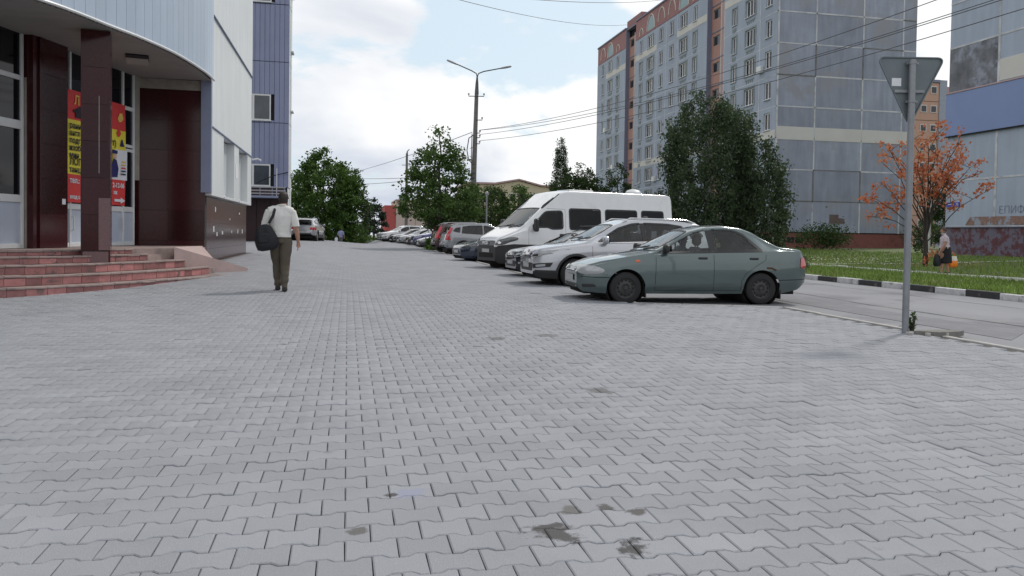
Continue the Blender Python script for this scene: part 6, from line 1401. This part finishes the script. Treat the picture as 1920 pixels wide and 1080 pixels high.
# --- the walking man, seen from behind
B = {}
B['torso'] = limb(((.0, .0, .88), (.115, .150)), ((0, .005, .98), (.112, .160)), ((0, .0, 1.08), (.105, .150)), ((0, -.005, 1.22), (.118, .170)), ((0, -.012, 1.36), (.120, .192)), ((.0, -.012, 1.45), (.095, .185)), ((.008, -.008, 1.51), (.06, .095)))
B['clav'] = limb(((-.195, -.01, 1.435), (.066, .066)), ((-.12, -.012, 1.455), (.078, .070)), ((0, -.01, 1.475), (.082, .066)), ((.12, -.012, 1.455), (.078, .070)), ((.195, -.01, 1.435), (.066, .066)))
B['armR'] = limb(((.185, -.01, 1.44), .062), ((.225, -.015, 1.30), .054), ((.262, -.025, 1.15), .046), ((.275, -.01, 1.12), .044), ((.292, .02, 1.02), .041), ((.31, .06, .89), .029))
B['armL'] = limb(((-.185, -.01, 1.44), .062), ((-.235, .0, 1.30), .054), ((-.27, .02, 1.16), .046), ((-.27, .06, 1.12), .044), ((-.25, .16, 1.08), .040), ((-.22, .25, 1.06), .029))
B['legR'] = limb(((.085, .0, .93), (.105, .095)), ((.088, .0, .80), .088), ((.085, .0, .62), .074), ((.080, .005, .48), .060), ((.078, -.005, .38), .057), ((.075, -.03, .22), .046), ((.075, -.045, .09), .038))
B['legL'] = limb(((-.085, .01, .93), (.105, .095)), ((-.08, .06, .80), .088), ((-.065, .12, .62), .074), ((-.055, .16, .49), .060), ((-.05, .165, .38), .057), ((-.045, .165, .22), .046), ((-.042, .165, .10), .038))
B['footR'] = limb(((.075, -.075, .05), (.040, .040)), ((.08, .02, .045), (.038, .042)), ((.09, .12, .035), (.028, .046)), ((.092, .16, .03), (.02, .035)))
B['footL'] = limb(((-.042, .135, .055), (.040, .040)), ((-.048, .23, .05), (.038, .042)), ((-.055, .33, .035), (.028, .046)), ((-.056, .37, .03), (.02, .035)))
hand(B, 'R', (.31, .06, .89), (.05, .12, -1), -1); hand(B, 'L', (-.22, .25, 1.06), (.3, .7, .1), 1)
HC = (.045, .02, 1.675); head_bones(B, HC)
mx_, my_ = -1.18, 14.75
def shirt_t(b, p): return (b in ('torso', 'clav') and .955 < p.z < 1.545) or (b in ('legR', 'legL') and p.z > .955) or (b in ('armR', 'armL') and p.z > 1.175 and p.y < .1) or (b == 'neck' and p.z < 1.545)
def trou_t(b, p): return (b in ('legR', 'legL') and .075 < p.z <= .985) or (b == 'torso' and p.z < .985)
def shoe_t(b, p): return b in ('footR', 'footL') or (b in ('legR', 'legL') and p.z < .10)
man = person('man in white polo and dark khaki trousers walking away over the paving', (mx_, my_, plaza_z(mx_, my_)-.004), R(4), B,
    [('trousers', M_trou, .021, trou_t), ('polo_shirt', M_shirt, .0205, shirt_t), ('shoe', M_shoe, .010, shoe_t), ('hair', M_hair, .012, hair_test(HC, -.085))], .0085)
obj('collar', MB().tube([(.02+.072*math.cos(k*.5236), -.008+.072*math.sin(k*.5236), 1.545+.012*math.sin(k*.5236+3.1)) for k in range(13)], .018, 6), M_shirt, man, smooth=60)
obj('belt', MB().tube([(.166*math.cos(k*.3927), .004+.124*math.sin(k*.3927), .965) for k in range(17)], (.016), 6), M_shoe, man, smooth=60)
bg_ = thing('shoulder_bag', 'black shoulder bag hanging at the left hip of the walking man', 'bag', (mx_, my_, plaza_z(mx_, my_)), R(4))
bb_ = MB().lathe([(.001, -.27), (.10, -.265), (.17, -.235), (.195, -.15), (.19, -.05), (.165, .05), (.12, .15), (.05, .20), (.001, .205)], 28, Matrix.Translation((-.26, -.125, 1.00)) @ Matrix.Rotation(R(-12), 4, 'Y') @ Matrix.Diagonal((1.0, .62, 1.0, 1)))
bo = obj('bag_body', bb_, M_bag, bg_, smooth=60)
for v in bo.data.vertices: v.co += Vector((v.co.x+.26, v.co.y+.12, 0)).normalized()*(noise.noise(v.co*9)*.045)
obj('pocket', MB().box(-.39, -.18, -.26, -.20, .86, 1.05, c=.03), M_bag, bo, smooth=40)
obj('strap', MB().tube([(-.20, -.15, 1.22), (-.13, -.145, 1.36), (-.10, -.115, 1.47), (-.09, -.03, 1.535), (-.10, .06, 1.50), (-.14, .115, 1.38), (-.20, .10, 1.20)], [(.009, .024)]*7, 8), M_bag, bg_, smooth=60)

# --- woman with two bags on the footpath
M_blouse = mat('pale floral blouse', (.46, .40, .44), .9, var=.15, scale=14, col2=(.20, .10, .22), thr=(.55, .6)); M_skirt = mat('black skirt cloth', (.010, .010, .012), .9); M_rhair = mat('auburn hair', (.05, .022, .016), .6)
W = {}
W['torso'] = limb(((0, 0, .80), (.16, .18)), ((0, 0, .92), (.165, .20)), ((0, .01, 1.02), (.14, .165)), ((0, .02, 1.15), (.14, .165)), ((0, .03, 1.27), (.12, .165)), ((0, .03, 1.34), (.075, .12)))
W['clav'] = limb(((-.145, .02, 1.30), .055), ((0, .025, 1.325), .06), ((.145, .02, 1.30), .055))
W['armR'] = limb(((.16, .02, 1.29), .055), ((.20, -.01, 1.12), .047), ((.215, -.04, 1.02), .042), ((.225, -.10, .88), .035), ((.23, -.16, .76), .025))
W['armL'] = limb(((-.16, .02, 1.29), .055), ((-.20, .06, 1.12), .047), ((-.21, .10, 1.02), .042), ((-.20, .18, .88), .035), ((-.19, .24, .77), .025))
W['legR'] = limb(((.08, 0, .82), .10), ((.075, -.02, .6), .078), ((.07, -.05, .44), .058), ((.068, -.10, .30), .055), ((.065, -.16, .08), .033))
W['legL'] = limb(((-.08, 0, .82), .10), ((-.07, .05, .6), .078), ((-.062, .09, .44), .058), ((-.06, .10, .30), .055), ((-.058, .12, .08), .033))
W['footR'] = limb(((.065, -.19, .05), .033), ((.068, -.09, .035), .032), ((.07, -.01, .025), .024)); W['footL'] = limb(((-.058, .09, .05), .033), ((-.06, .19, .035), .032), ((-.062, .27, .025), .024))
W['skirt'] = limb(((0, .0, .92), (.17, .19)), ((0, .0, .75), (.20, .21)), ((0, .0, .40), (.23, .21)))
hand(W, 'R', (.23, -.16, .76), (0, -.1, -1), -1); hand(W, 'L', (-.19, .24, .77), (0, .1, -1), 1)
WH = (0, .06, 1.51); head_bones(W, WH)
wx, wy = 20.55, 24.0
wom = person('woman in floral blouse and black skirt carrying bags along the footpath', (wx, wy, lawn_z(wx, wy)+.03), R(68), W,
    [('skirt', M_skirt, .012, lambda b, p: (b in ('skirt', 'torso', 'legR', 'legL') and .37 < p.z < .95)), ('blouse', M_blouse, .014, lambda b, p: (b in ('torso', 'clav') and p.z > .90) or (b in ('armR', 'armL') and p.z > 1.14) or (b == 'skirt' and p.z > .90)), ('shoe', M_blk, .008, lambda b, p: b in ('footR', 'footL') and p.z < .06), ('hair', M_rhair, .012, hair_test(WH, -.09))], .0115)
def carrier(label, m, m2, x, y, z, wd, h, rot):
    t = thing('carrier_bag', label, 'bag', (x, y, z), rot); b = MB(); K = 8
    rows = [(0, .7, .5), (.15, 1, 1), (.6, .95, .9), (1, .9, .25)]
    for (f, a, d_) in rows:
        for k in range(16): an = 2*math.pi*k/16; b.v.append((wd/2*a*math.copysign(abs(math.cos(an))**.6, math.cos(an)), .09*d_*math.copysign(abs(math.sin(an))**.6, math.sin(an)), f*h))
    for r_i in range(3):
        for k in range(16): b.f.append((r_i*16+k, r_i*16+(k+1) % 16, r_i*16+16+(k+1) % 16, r_i*16+16+k)); b.m.append(1 if r_i == 2 and m2 else 0)
    b.f.append(tuple(range(16))); b.m.append(0)
    obj('bag_body', b, [m, m2 or m], t, smooth=60)
    for s in (-1, 1): obj('handle', MB().tube([(-wd*.22, s*.02, h), (-wd*.12, s*.015, h+.10), (0, 0, h+.14), (wd*.12, s*.015, h+.10), (wd*.22, s*.02, h)], .008, 6), m, t)
    return t
M_obag = mat('orange plastic bag', (.80, .22, .02), .45, var=.15, scale=12); M_wtop = mat('pale bag top', (.60, .58, .50), .5)
def at_hand(lx, ly): c, s = math.cos(R(68)), math.sin(R(68)); return wx+c*lx-s*ly, wy+s*lx+c*ly
ax, ay = at_hand(.24, -.34); carrier('orange plastic carrier bag in the hand of the woman on the footpath', M_obag, M_wtop, ax, ay, lawn_z(wx, wy)+.26, .36, .40, R(0))
ax, ay = at_hand(-.19, .31); carrier('black carrier bag held in front by the woman on the footpath', M_bag, None, ax, ay, lawn_z(wx, wy)+.30, .30, .42, R(20))

# --- two more people further off
def simple_person(label, loc, rot, shirt, trou, top=1.75):
    D = {k: v for k, v in B.items() if not (k.startswith('finger') or k.startswith('thumb'))}
    return person(label, loc, rot, D, [('trousers', trou, .014, trou_t), ('shirt', shirt, .015, shirt_t), ('shoe', M_shoe, .010, shoe_t), ('hair', M_hair, .012, hair_test(HC))], .016, scale=top/1.79)
fm = simple_person('man in lilac shirt walking beyond the far edge of the paving', (-.6, 73.7, -.30), R(0), mat('lilac shirt', (.26, .28, .46), .9), mat('grey trousers', (.12, .12, .13), .9))
t = thing('carrier_bag', 'small white bag at the side of the man in the lilac shirt', 'bag', (-1.0, 73.6, plaza_z(-1, 73.6)+.36)); obj('bag_body', MB().box(-.14, .14, -.06, .06, .08, .5, c=.04), M_bwh, t)
obj('handle', MB().tube([(-.08, 0, .5), (0, 0, .66), (.08, 0, .5)], .01, 5), M_bwh, t)
simple_person('dark haired person standing behind the silver crossover, head above its roof', (8.2, 20.9, lot_z(8, 21)), R(90), mat('navy jacket', (.03, .03, .06), .9), M_trou, 1.74)
